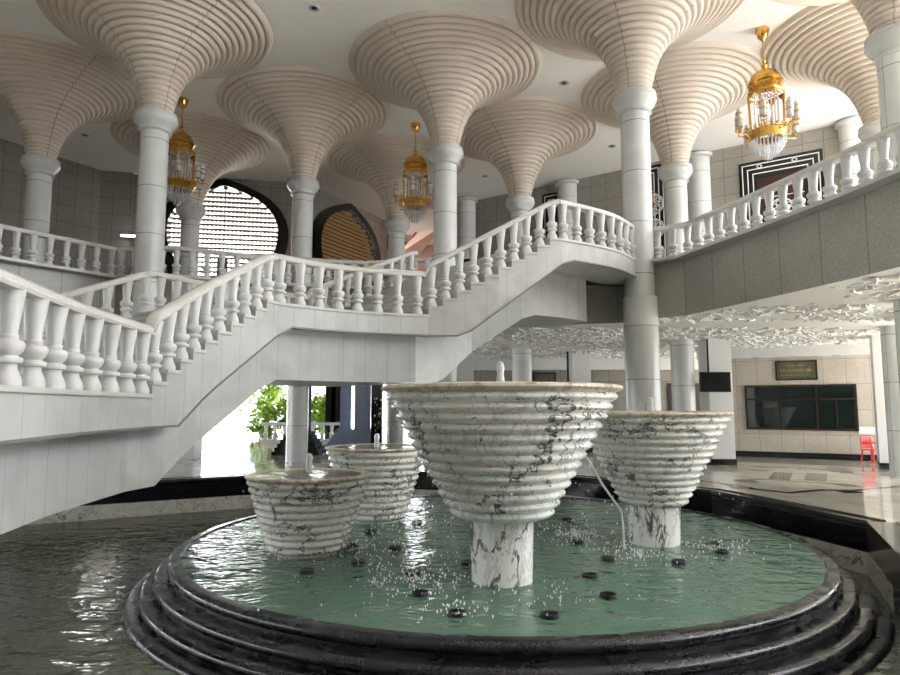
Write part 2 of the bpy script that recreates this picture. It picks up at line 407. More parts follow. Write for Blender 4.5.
MB().lathe([(.001, 0), (Ri + .005, 0)], 96).build('basin_water', M['water_in'], loc=(FC[0], FC[1], ZI), label='pale green rippled water filling the round basin under the marble bowls', cat='water', kind='stuff')

# ---- ribbed marble bowls
def scallop(r_top, z_top, r_bot, z_bot, n, curve=1.0, bulge=.34):
    out = []
    for i in range(n):
        t0 = i / n; t1 = (i + 1) / n
        ra = r_bot + (r_top - r_bot) * t0 ** curve; rb = r_bot + (r_top - r_bot) * t1 ** curve
        za = z_bot + (z_top - z_bot) * t0; zb = z_bot + (z_top - z_bot) * t1
        h = zb - za
        for k in range(7):
            a = PI * (k / 6); zz = za + h * (k / 6)
            out.append((ra + (rb - ra) * min(1, k / 3.5) + h * bulge * math.sin(a) , zz))
    return out
def bowl(x, y, Rr, ztop, rb, zb, n, mat, label, ped=None, curve=.92):
    t = empty('fountain_bowl', (x, y, ZI - .5), label=label, cat='fountain bowl', group='ribbed marble fountain bowls in the round basin')
    o = ZI - .5
    pr = scallop(Rr * .935, ztop - .10 * Rr / 1.5, rb, zb, n, curve)
    pr = [(.01, zb)] + pr
    MB().lathe([(r, z - o) for r, z in pr], 96).build('ribbed_body', mat, t)
    zt = ztop; k = Rr / 1.5
    rim = [(Rr * .93 - .02, zt - .11 * k), (Rr - .10 * k, zt - .10 * k), (Rr - .03 * k, zt - .075 * k), (Rr, zt - .045 * k), (Rr - .01 * k, zt - .015 * k), (Rr - .06 * k, zt), (Rr - .2 * k, zt), (Rr - .26 * k, zt - .05 * k), (Rr - .45 * k, zt - .3 * k), (.01, zt - .4 * k)]
    MB().lathe([(r, z - o) for r, z in rim], 96).build('rim', M['rim'], t)
    MB().lathe([(.01, zt - .025 * k - o), (Rr - .22 * k, zt - .025 * k - o)], 64).build('water_surface', M['water_out'], t)
    if ped:
        MB().lathe([(ped * .93, 0), (ped * .93, .3), (ped, zb - o - .03), (ped, zb - o + .02), (.01, zb - o + .02)], 48).build('pedestal', M['pedestal'], t)
    else:
        MB().lathe([(rb * .9, 0), (rb * .95, zb - o + .02), (.01, zb - o + .02)], 48).build('pedestal', mat, t)
    # little bubbling jet
    return t
B = {'big': (.68, 8.78), 'right': (3.40, 11.1), 'left': (-2.24, 10.5), 'back': (-1.48, 13.3)}
bowl(*B['big'], 1.60, 2.22, .58, .50, 13, M['bowl'], 'largest veined white marble bowl on a tall pedestal at the front of the basin', .42, .95)
bowl(*B['right'], 1.30, 1.86, .47, .32, 13, M['bowl2'], 'grey-veined marble bowl on a short pedestal behind and right of the largest bowl', .43, .95)
bowl(*B['left'], .98, .88, .56, ZI + .03, 10, M['bowl2'], 'small brown-rimmed marble bowl at the left, nearest the water glare')
bowl(*B['back'], 1.03, 1.14, .52, ZI + .03, 11, M['bowl2'], 'marble bowl partly hidden between the left bowl and the largest bowl')
def jet(x, y, z, h, label):
    b = MB(); pts = []
    pr = [(.05, 0), (.06, h * .3), (.045, h * .55), (.06, h * .75), (.04, h * .95), (.001, h)]
    b.lathe(pr, 10); 
    b.build('water_jet', M['drop'], loc=(x, y, z), label=label, cat='water jet', group='bubbling jets on top of the bowls')
jet(*B['big'], 2.17, .38, 'small bubbling water jet on top of the largest bowl')
jet(*B['right'], 1.82, .28, 'small bubbling water jet on top of the right-hand bowl')
jet(*B['left'], .9, .30, 'small bubbling water jet on the small left bowl')
jet(*B['back'], 1.1, .30, 'small bubbling water jet on the half-hidden back bowl')
# hose between the big bowl and the right one
p = [PY(583, 452, 9.9), PY(592, 466, 10.0), PY(602, 484, 10.15), PY(612, 498, 10.3), PY(621, 511, 10.5), PY(623, 525, 10.55), PY(624, 549, 10.58)]
MB().tube(p, .018, 8).build('water_hose', M['pvc'], label='thin white hose running down from the largest bowl beside the right bowl pedestal', cat='hose')
# drips and splashes
b = MB()
def drip(mb, x, y, z, r):
    mb.lathe([(.0005, -r * 1.6), (r, -r * .3), (r * .8, r * .7), (.0005, r * 1.6)], 5, (x, y, z))
for key, Rr, zt, n in (('big', 1.6, 2.1, 260), ('back', 1.03, 1.05, 60), ('left', .98, .82, 60), ('right', 1.3, 1.75, 80)):
    for i in range(n):
        a = random.gauss(PI * 1.05, .45) if random.random() < .6 and key == 'big' else random.uniform(0, 2 * PI)
        rr = Rr + random.uniform(-.02, .12)
        drip(b, B[key][0] + rr * math.cos(a), B[key][1] + rr * math.sin(a), random.uniform(ZI + .05, zt), random.uniform(.006, .012))
b.build('falling_drops', M['drop'], label='fine water drops falling from the bowl rims', cat='water drops', kind='stuff')
lights = [(307, 572), (352, 547), (370, 532), (358, 563), (413, 574), (420, 595), (457, 615), (550, 617), (468, 564), (567, 520), (577, 543), (590, 577), (417, 523), (608, 560), (679, 563), (722, 553), (608, 597), (395, 549), (716, 545)]
words = ['left of the small left bowl', 'just right of the small left bowl foot', 'below the half-hidden back bowl', 'in front of the small left bowl, second from its foot',
 'in the middle of the splashes left of the tall pedestal', 'at the front of the splashes left of the tall pedestal', 'nearest the front rim, left of the tall pedestal', 'nearest the front rim, right of the tall pedestal',
 'touching the left side of the tall pedestal', 'behind the tall pedestal under the bowl edge', 'between the two pedestals in the splashes', 'right of the tall pedestal at half height', 'far back between back bowl and largest bowl',
 'left of the short right pedestal', 'right in front of the short right pedestal', 'far right, the front one of two', 'in front of the short pedestal, nearer the viewer', 'between the back bowl and the splashes', 'far right, the back one of two']
b = MB(); b.lathe([(.001, .07), (.06, .075), (.095, .09), (.11, .06), (.09, 0), (.05, -.12), (.03, -.2), (.06, -.22), (.06, -.25)], 14)
hm = b.mesh('housing', M['plastic'])
b = MB(); b.tube([(-.13, 0, -.05), (-.13, 0, .02), (-.1, 0, .05)], .012, 6); b.tube([(.13, 0, -.05), (.13, 0, .02), (.1, 0, .05)], .012, 6); b.lathe([(.075, .09), (.1, .1), (.105, .085)], 14)
bmh = b.mesh('bracket', M['plastic'])
for (u, v), wd in zip(lights, words):
    p = PZ(u, v, ZI)
    t = empty('underwater_lamp', (p.x, p.y, ZI - .03), random.uniform(0, 3), 'black underwater lamp ' + wd, 'fountain lamp', 'underwater lamps in the round basin')
    link('housing', hm, t); link('bracket', bmh, t); t.scale = (1.0, 1.0, .65); t.location.z = ZI - .025
b = MB()
for u, v, sp, n in ((415, 582, .75, 260), (575, 537, .5, 240), (350, 550, .5, 120), (640, 557, .45, 140), (720, 550, .4, 110), (415, 525, .45, 120), (457, 615, .25, 50), (560, 600, .5, 40)):
    p = PZ(u, v, ZI)
    for i in range(n):
        a = random.uniform(0, 2 * PI); rr = abs(random.gauss(0, sp)); z = ZI + abs(random.gauss(0, .06)) + .01
        drip(b, p.x + rr * math.cos(a), p.y + rr * math.sin(a), z, random.uniform(.006, .013))
b.build('water_splashes', M['drop'], label='small white splashes dancing on the green basin water', cat='water drops', kind='stuff')

# ================= curved flying staircase
def lerp(a, b, t): return a + (b - a) * t
def resample(pts, n):
    P = [Vector(p) for p in pts]; L = [0]
    for i in range(1, len(P)): L.append(L[-1] + (P[i] - P[i - 1]).length)
    out = []
    for k in range(n + 1):
        s = L[-1] * k / n
        for i in range(1, len(P)):
            if s <= L[i] + 1e-9: break
        t = (s - L[i - 1]) / max(1e-9, L[i] - L[i - 1]); out.append(P[i - 1].lerp(P[i], t))
    return out
def smooth(pts, it=2):
    P = [Vector(p) for p in pts]
    for _ in range(it):
        Q = [P[0]]
        for i in range(len(P) - 1): Q += [P[i].lerp(P[i + 1], .25), P[i].lerp(P[i + 1], .75)]
        Q.append(P[-1]); P = Q
    return P
Z1, Z2, Z3 = CAMZ + .16, CAMZ + 1.90, UP
Nl0 = [(-2.85, 3.0), (-3.42, 4.75)]; Fl0 = [(-6.8, 3.6), (-7.8, 5.4)]
Nl1 = [(-3.42, 4.75), (-3.86, 6.9), (-4.02, 8.8)]; Fl1 = [(-7.8, 5.4), (-8.3, 7.9), (-8.15, 10.2)]
Nf1 = [(-4.02, 8.8), (-3.78, 10.2), (-3.18, 11.85)]; Ff1 = [(-8.15, 10.2), (-7.5, 12.0), (-6.35, 13.6)]
Nl2 = smooth([(-3.18, 11.85), (-2.0, 12.98), (-.45, 13.5)]); Fl2 = [(-6.35, 13.6), (-5.75, 14.7), (-3.8, 16.6)]
Nf2 = [(-.45, 13.5), (1.05, 13.75), (2.50, 14.15)]; Ff2 = [(-3.8, 16.6), (-2.5, 18.0), (-1.1, 19.3)]
Nl3 = smooth([(2.50, 14.15), (3.3, 14.65), (4.1, 15.3), (4.75, 16.3)]); Fl3 = [(-1.1, 19.3), (-.5, 19.7), (1.7, 18.2), (4.7, 17.5)]
# station = near, far, top z, stringer bottom z, beam bottom z
segs = []
n_f = 10
def add_flight(N, Fp, za, zb, sa, sb, ba, bb, n=n_f, t0=0.0, t1=1.0):
    g_ = lambda p, q, i: lerp(p, q, min(1, max(0, (i / n - t0) / (t1 - t0))))
    N = resample(N, n); Fp = resample(Fp, n)
    for i in range(n):
        zt = lerp(za, zb, (i + 1) / n)
        segs.append(('s', N[i], N[i + 1], Fp[i], Fp[i + 1], zt, g_(sa, sb, i), g_(sa, sb, i + 1), g_(ba, bb, i), g_(ba, bb, i + 1)))
def add_land(N, Fp, z, sb, bb, n=10):
    N = resample(N, n); Fp = resample(Fp, n)
    for i in range(n): segs.append(('l', N[i], N[i + 1], Fp[i], Fp[i + 1], z, segs[-1][7] if i == 0 else sb, sb, segs[-1][9] if i == 0 else bb, bb))
S1, S2, S3 = Z1 - .44, Z2 - .43, Z3 - .45
K1, K2, K3 = .80, 2.44, 4.12
add_flight(Nl0, Fl0, Z1 - .525, Z1 - .0, S1 - .52, S1, .5, K1, 3)
add_land(Nl1, Fl1, Z1, S1, K1)
add_flight(Nf1, Ff1, Z1, Z2, S1, S2, K1, K2, t0=.2, t1=1.1)
add_land(Nl2, Fl2, Z2, S2, K2)
add_flight(Nf2, Ff2, Z2, Z3, S2, S3, K2, K3, t0=.25, t1=1.05)
add_land(Nl3, Fl3, Z3, S3, K3)
st = empty('staircase', (0, 0, 0), label='sweeping white marble staircase with two flights curving up over the pool', cat='staircase')
tr = MB(); sg = MB(); bmB = MB()
UPV = Vector((0, 0, 1))
def v3(p, z): return Vector((p[0], p[1], z))
un = uf = 0
for i, (kind, n0, n1, f0, f1, zt, sa, sb, ba, bb) in enumerate(segs):
    d0 = (Vector((f0[0], f0[1])) - Vector((n0[0], n0[1]))).normalized(); d1 = (Vector((f1[0], f1[1])) - Vector((n1[0], n1[1]))).normalized()
    a0 = Vector((n0[0], n0[1])); a1 = Vector((n1[0], n1[1])); c0 = Vector((f0[0], f0[1])); c1 = Vector((f1[0], f1[1]))
    # tread slab overhanging by 3 cm
    th = .05
    q = [a0 - d0 * .035, a1 - d1 * .035, c1 + d1 * .035, c0 + d0 * .035]
    if kind == 's':
        back = (a0 - a1).normalized() * .025; q[0] = q[0] + back; q[3] = q[3] + (c0 - c1).normalized() * .025
    T = [v3(p, zt) for p in q]; Bt = [v3(p, zt - th) for p in q]
    tr.face(T); tr.face(Bt[::-1])
    for k in range(4):
        if kind == 'l' and k in (1, 3) and 0 < i < len(segs) - 1: continue
        tr.face([Bt[k], Bt[(k + 1) % 4], T[(k + 1) % 4], T[k]])
    L = (a1 - a0).length; Lf = (c1 - c0).length
    zz = zt - th
    sg.face([v3(a0, sa), v3(a1, sb), v3(a1, zz), v3(a0, zz)], [(un, sa), (un + L, sb), (un + L, zz), (un, zz)])
    sg.face([v3(c0, sa), v3(c1, sb), v3(c1, zz), v3(c0, zz)], [(uf, sa), (uf + Lf, sb), (uf + Lf, zz), (uf, zz)])
    # riser
    prev = segs[i - 1][5] if i else zt - .9
    if abs(prev - zt) > .01: sg.face([v3(a0, min(prev, zt) - th), v3(c0, min(prev, zt) - th), v3(c0, zz), v3(a0, zz)], [(.3, 0), (.3, 0), (.3, 0), (.3, 0)])
    # underside strips and lower beam
    ins = .38 if i < 33 else min(1.35, .38 + (i - 32) * .16)
    ins0 = .38 if i < 33 else min(1.35, .38 + (i - 33) * .16)
    e0 = a0 + d0 * ins0; e1 = a1 + d1 * ins; g0 = c0 - d0 * .38; g1 = c1 - d1 * .38
    U4 = [(.3, 0)] * 4
    sg.face([v3(a0, sa), v3(e0, sa), v3(e1, sb), v3(a1, sb)], U4); sg.face([v3(c0, sa), v3(c1, sb), v3(g1, sb), v3(g0, sa)], U4)
    if i == len(segs) - 3: bmB.face([v3(e0, ba), v3(g0, ba), v3(g0, sa), v3(e0, sa)], U4)
    if i >= len(segs) - 3: un += L; uf += Lf; continue
    bmB.face([v3(e0, ba), v3(e1, bb), v3(e1, sb), v3(e0, sa)], [(un, ba), (un + L, bb), (un + L, sb), (un, sa)])
    bmB.face([v3(g0, ba), v3(g1, bb), v3(g1, sb), v3(g0, sa)], [(uf, ba), (uf + Lf, bb), (uf + Lf, sb), (uf, sa)])
    bmB.face([v3(e0, ba), v3(g0, ba), v3(g1, bb), v3(e1, bb)], U4)
    un += L; uf += Lf
k, n0, n1, f0, f1, zt, sa, sb, ba, bb = segs[-1]
sg.face([v3(n1, sb), v3(f1, sb), v3(f1, zt - .05), v3(n1, zt - .05)], [(.3, 0)] * 4)
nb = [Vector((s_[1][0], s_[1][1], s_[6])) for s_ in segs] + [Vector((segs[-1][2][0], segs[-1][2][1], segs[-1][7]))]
MB().sweep(nb, [(-.012, -.022), (.02, -.022), (.02, .008), (-.012, .008)]).build('gap_shade_strip', M['joint'], st)  # thin grey strip painted in as the shade line under the stringer
tr.build('treads', M['tread'], st); sg.build('stringer', M['stair'], st); bmB.build('lower_beam', M['stair'], st)

# ---------- balusters and handrails
BH = .84
bp = [(.115, 0), (.118, .04), (.108, .08), (.082, .14), (.074, .17), (.080, .185), (.112, .195), (.118, .215), (.112, .235), (.082, .245), (.078, .255), (.105, .28), (.122, .32), (.124, .35), (.112, .375),
      (.078, .385), (.070, .40), (.076, .41), (.076, .425), (.066, .435), (.070, .50), (.088, .66), (.108, .82), (.112, .84)]
b = MB(); b.lathe([(r, z * BH / .84) for r, z in bp], 24); bal_me = b.mesh('baluster', M['baluster'])
RP = [(-.10, 0), (-.115, .03), (-.09, .055), (-.095, .09), (-.06, .125), (0, .14), (.06, .125), (.095, .09), (.09, .055), (.115, .03), (.10, 0)]
def balustrade(label, pieces, spots, group=None):
    t = empty('balustrade', tuple(spots[0]), label=label, cat='balustrade', group=group)
    inv = -Vector(spots[0])
    for pts in pieces:
        b = MB(); b.sweep([Vector(p) + inv for p in pts], [(s, z) for s, z in RP], True); b.build('handrail', M['rail'], t)
    for s in spots:
        link('baluster', bal_me, t, loc=Vector(s) + inv)
    return t
def spots_on(pts, step, z, start=.15, end=.15):
    P = [Vector((p[0], p[1], 0)) for p in pts]; L = sum((P[i] - P[i - 1]).length for i in range(1, len(P)))
    n = max(1, round((L - start - end) / step)); out = []
    R_ = resample(P, 400)
    for k in range(n + 1):
        f = (start + (L - start - end) * k / n) / L; p = R_[min(400, int(f * 400))]; out.append(Vector((p.x, p.y, z)))
    return out
def offset_to(N, Fp, d, n=12):
    A = resample(N, n); Bq = resample(Fp, n); out = []
    for a, b_ in zip(A, Bq):
        q = Vector((b_[0] - a[0], b_[1] - a[1])).normalized(); out.append((a[0] + q.x * d, a[1] + q.y * d))
    return out
RT = .80  # underside of rail above floor
def flight_spots(line, za, zb, n):
    R_ = resample([Vector((p[0], p[1], 0)) for p in line], 2 * n); out = []
    for i in range(n):
        p = R_[2 * i + 1]; out.append(Vector((p.x, p.y, lerp(za, zb, (i + 1) / n))))
    return out
for side, nm in (('n', 'inner'), ('f', 'outer')):
    A = (lambda N, Fp: offset_to(N, Fp, .13)) if side == 'n' else (lambda N, Fp: offset_to(Fp, N, .13))
    l0, l1, f1_, l2, f2_, l3 = A(Nl0, Fl0), A(Nl1, Fl1), A(Nf1, Ff1), A(Nl2, Fl2), A(Nf2, Ff2), A(Nl3, Fl3)
    rail = lambda line, za, zb: [(p[0], p[1], lerp(za, zb, i / (len(line) - 1)) + RT) for i, p in enumerate(line)]
    def flr(line, za, zb):
        q = rail(line, za + .13, zb + .06); e = Vector(q[0]).lerp(Vector(q[1]), .5)
        return [(q[0][0], q[0][1], za + RT + .004)] + [tuple(e)] + q[1:-1] + [(q[-1][0], q[-1][1], zb + RT + .004)]
    tag_l = {'n': ['white marble balustrade of the lowest landing, nearest the viewer at the left', 'white balustrade climbing the lower flight beside the arched white opening', 'curved white balustrade on the middle landing above the small bowls', 'white balustrade climbing the upper flight on its near side', 'short curved white balustrade on the top landing beside the tall column'],
             'f': ['far-side white balustrade of the lowest landing', 'far-side white balustrade of the lower flight, seen through the near balusters', 'far-side white balustrade of the middle landing in front of the lattice window', 'far-side white balustrade of the upper flight ending at a level corner', None]}[side]
    stp = .40 if side == 'n' else .42
    balustrade(tag_l[0], [rail(l1, Z1, Z1)], spots_on(l1, .47, Z1), 'stair balustrades')
    n2 = n_f
    balustrade(tag_l[1], [flr(f1_, Z1, Z2)], flight_spots(f1_, Z1, Z2, n2), 'stair balustrades')
    balustrade(tag_l[2], [rail(l2, Z2, Z2)], spots_on(l2, stp, Z2), 'stair balustrades')
    balustrade(tag_l[3], [flr(f2_, Z2, Z3)], flight_spots(f2_, Z2, Z3, n2), 'stair balustrades')
    if tag_l[4]: balustrade(tag_l[4], [rail(l3, Z3, Z3)], spots_on(l3, .40, Z3), 'stair balustrades')

# ================= upper floor slab with granite fascia
edgeR = [(4.72, 17.0), (5.2, 16.55), (5.85, 16.0), (6.25, 14.6), (6.6, 13.3), (6.85, 12.3), (7.1, 11.2), (7.3, 10.0), (7.5, 8.5)]
edgeL = [(-13.6, 12.0), (-11.3, 16.3), (-9.7, 18.6), (-8.0, 18.4), (-5.9, 19.5), (-2.7, 20.4), (-.6, 19.85)]
edgeM = [(-.6, 19.85), (1.7, 18.3), (4.72, 17.4), (4.72, 17.0)]
full = edgeL + edgeM[1:] + edgeR[1:]
b = MB(); b.ribbon([(x, y, UP - .06) for x, y in full], [(x, y, LOWC - .02) for x, y in full]); b.build('wall_fascia', M['granite'], kind='structure')
b = MB(); b.sweep([(x, y, UP - .06) for x, y in full], [(-.05, 0), (-.06, .04), (-.04, .075), (.3, .075), (.3, 0)][::1]); b.build('trim_6', M['tread'], kind='structure')
poly = full + [(18, 8.5), (18, 19), (21, 22), (21, 48), (-34, 48), (-34, 12.0)]
def filled(poly, z, name, mat, **kw):
    bm = bmesh.new(); vs_ = [bm.verts.new((x, y, z)) for x, y in poly]
    ed = [bm.edges.new((vs_[i], vs_[(i + 1) % len(vs_)])) for i in range(len(vs_))]
    bmesh.ops.triangle_fill(bm, use_beauty=True, edges=ed)
    me = bpy.data.meshes.new(name); bm.to_mesh(me); bm.free(); me.materials.append(mat); return link(name, me, **kw)
filled(poly, UP - .001, 'floor_upper', M['floor'], kind='structure')
polyc = full + [(26, 8.5), (26, 34.5), (-16.5, 34.5), (-16.5, 12)]
lowc = filled([(x, y) for x, y in full] + [(18, 8.5), (18, 19), (21, 22), (21, 40), (-34, 40), (-34, 12)], LOWC, 'ceiling_lower', M['relief'], kind='structure')
# plaster relief of ragged flakes on the lower ceiling
b = MB(); rnd = random.Random(3)
def inside(x, y):
    if y < 8.6 or y > 33 or x > 17.8: return False
    for i in range(len(edgeR) - 1):
        (xa, ya), (xb, yb) = edgeR[i], edgeR[i + 1]
        if min(ya, yb) <= y <= max(ya, yb): return x > lerp(xa, xb, (y - ya) / (yb - ya)) + .35
    if x < 1.5: return y > 20.6
    return y > 18.6
for gx in range(0, 24):
    for gy in range(0, 24):
        mx = -2 + gx * 1.12; my = 9 + gy * 1.02
        if rnd.random() < .22: continue
        for k in range(26):
            x = mx + rnd.gauss(0, .42); y = my + rnd.gauss(0, .34)
            if not inside(x, y): continue
            a = rnd.choice((.6, .6, -.3, 1.9)) + rnd.gauss(0, .15); l = rnd.uniform(.06, .22); w_ = rnd.uniform(.025, .06); h = rnd.uniform(.015, .06)
            Mx = Matrix.Translation((x, y, LOWC)) @ Matrix.Rotation(a, 4, 'Z') @ Matrix.Rotation(rnd.gauss(0, .14), 4, 'Y')
            b.box(-l, l, -w_, w_, -h, .01, Mx); 
            b.box(-l * .5, l * .7, -w_ * 1.9, w_ * .3, -h * .6, .01, Mx)
b.build('plaster_relief', M['relief'], lowc)
# right-hand gallery balustrade and left-hand one
def edge_line(ed, d=.16):
    out = []
    for i, p in enumerate(ed):
        a = Vector(ed[max(0, i - 1)]); c = Vector(ed[min(len(ed) - 1, i + 1)]); t = (c - a).normalized()
        nrm = Vector((-t.y, t.x)); out.append((p[0] + nrm.x * d, p[1] + nrm.y * d))
    return out
er = edge_line(edgeR[1:]); lf = edge_line(edgeL)
rr = lambda L: [(x, y, UP + RT) for x, y in L]
UPb = UP + .015
balustrade('long white balustrade on the granite gallery edge rising towards the right', [rr(er)], spots_on(er, .40, UPb))
k = lf[:3]; balustrade('white gallery balustrade at the far left between the two left columns', [rr(k)], spots_on(k, .42, UPb), 'gallery balustrades')
k = lf[2:5]; balustrade('white gallery balustrade in front of the bright lattice window', [rr(k)], spots_on(k, .42, UPb), 'gallery balustrades')
k = lf[4:]; balustrade('white gallery balustrade in front of the tan slatted window', [rr(k)], spots_on(k, .42, UPb), 'gallery balustrades')

# ================= columns with ribbed trumpet vaults
CAPZ = CAMZ + 8.2
CAPH = .55
n_r = 25
H = CEIL - CAPZ
raw = []
for i in range(401):
    t = i / 400; raw.append((.37 + .55 * t + 2.18 * t ** 3.4 if t < 1 else 3.1, t * H))
L = [0]
for i in range(1, 401): L.append(L[-1] + math.hypot(raw[i][0] - raw[i - 1][0], raw[i][1] - raw[i - 1][1]))
def at_s(s):
    import bisect
    i = min(400, max(1, bisect.bisect_left(L, s))); t = (s - L[i - 1]) / (L[i] - L[i - 1]); return (lerp(raw[i - 1][0], raw[i][0], t), lerp(raw[i - 1][1], raw[i][1], t))
# rings widen towards the ceiling
prof = []
ss = [L[-1] * ((k / n_r) ** 1.25) for k in range(n_r + 1)]
for k in range(n_r):
    s0, s1 = ss[k], ss[k + 1]; (ra, za), (rb, zb) = at_s(s0), at_s(s1)
    tx, tz = rb - ra, zb - za; ll = math.hypot(tx, tz); nx, nz = tz / ll, -tx / ll
    dd = min(.095, ll * .46)
    for q in range(7):
        f = q / 6; bu = dd * (0, .55, .9, 1.0, .95, .7, 0)[q]
        prof.append((ra + tx * f + nx * bu, za + tz * f + nz * bu))
prof[-1] = (3.14, H)
vault_me = MB().lathe(prof, 96).mesh('ribbed_vault', M['vault'])
cap_prof = [(.375, -CAPH), (.42, -CAPH + .01), (.44, -CAPH + .04), (.42, -CAPH + .07), (.44, -.40), (.53, -.30), (.585, -.20), (.59, -.12), (.56, -.07), (.57, -.05), (.57, -.0), (.3, 0)]
cap_me = MB().lathe(cap_prof, 40).mesh('capital', M['capital'])
shaft_me = MB().lathe([(.375, 0), (.375, CAPZ - CAPH + .01)], 40).mesh('shaft', M['column'])
cols = {
 'A': (-8.35, 17.7, 'tall round marble column nearest the left, in front of the left chandelier'),
 'B': (-13.75, 21.1, 'far-left round marble column under the leftmost ribbed trumpet vault'),
 'C': (-5.4, 23.2, 'round marble column standing between the two arched windows'),
 'D': (-.15, 20.2, 'round marble column right beside the middle chandelier'),
 'E': (4.9, 16.55, 'thick-based round column rising full height at the end of the stair landing'),
 'F': (7.8, 21.8, 'round marble column right behind the full-height stair column'),
 'G': (2.8, 25.3, 'round marble column seen above the rail of the upper flight'),
 'H': (-2.4, 28.5, 'distant round marble column behind the middle chandelier'),
 'I': (-10.8, 26.4, 'distant round marble column in front of the bright lattice window'),
 'J': (9.9, 13.7, 'round marble column cut by the right edge of the photo'),
 'K': (12.7, 18.4, 'column hidden behind the right balustrade under the dark ribbed vault'),
}
for key, (x, y, lab) in cols.items():
    t = empty('vaulted_column', (x, y, 0), R(-33) + PI / 4, lab, 'column', 'columns flaring into ribbed trumpet vaults')
    link('shaft', shaft_me, t); link('capital', cap_me, t, loc=(0, 0, CAPZ)); link('ribbed_vault', vault_me, t, loc=(0, 0, CAPZ))
    if key == 'E':
        MB().lathe([(.376, 4.75), (.43, 4.72), (.43, 0)], 40).build('lower_cladding', M['column'], t)
        MB().box(-.3, .5, -.46, .46, 4.72, 5.7, Matrix.Rotation(-(R(-33) + PI / 4), 4, 'Z')) if False else None
# plain columns along the back wall
wallA, wallB = Vector((-.5, 36.8)) * .965, Vector((20.5, 22.4)) * .965
for x, y, lab in ((11.3, 28.6, 'plain round column against the back wall right of the capitalled column'), (6.0, 32.2, 'plain round column against the back wall above the top landing'), (.9, 34.9, 'plain round column in the back corner beside the pink opening'), (16.2, 25.1, 'plain round column behind the right balustrade')):
    x *= .965; y *= .965
    t = empty('plain_column', (x, y, 0), 0, lab, 'column', 'plain columns by the back wall')
    MB().lathe([(.5, UP), (.5, CEIL - .2), ], 32).build('shaft', M['column'], t)
    MB().lathe([(.5, CEIL - .25), (.62, CEIL - .2), (.62, CEIL - .08), (.001, CEIL - .01)], 32).build('cap', M['capital'], t)

# ================= upper ceiling and walls
b = MB(); b.box(-34, 21, -12, 48, CEIL, CEIL + .6); b.build('ceiling', M['ceiling'], kind='structure')
def wall(name, pts, z0, z1, mat, th=.3):
    b = MB(); P = [(x, y) for x, y in pts]
    b.ribbon([(x, y, z1) for x, y in P], [(x, y, z0) for x, y in P]); 
    o = b.build(name, mat, kind='structure')
    s = o.modifiers.new('thick', 'SOLIDIFY'); s.thickness = th; s.offset = 0; return o
wall('wall_left', [(-27, 12), (-16.5, 29.7)], UP, CEIL, M['walltile'])
wall('wall_right', [tuple(wallA), tuple(wallB)], UP, CEIL, M['walltile'])
wall('wall_unseen_front', [(-34, -12), (21, -12)], 0, CEIL, M['walldark'])  # unseen wall behind the camera, put in to cut light from there
wall('wall_unseen_east', [(21, -12), (21, 8.4)], 0, UP + 2.5, M['walldark'])  # unseen wall added to weaken the light from the right
wall('wall_unseen_west', [(-27, -12), (-27, 12)], UP - 1.5, CEIL, M['walltile'])  # unseen upper wall added to reduce light entering the atrium
wall('wall_corner', [(-16.5, 29.7), (-15.05, 30.0)], UP, CEIL, M['walltile'])

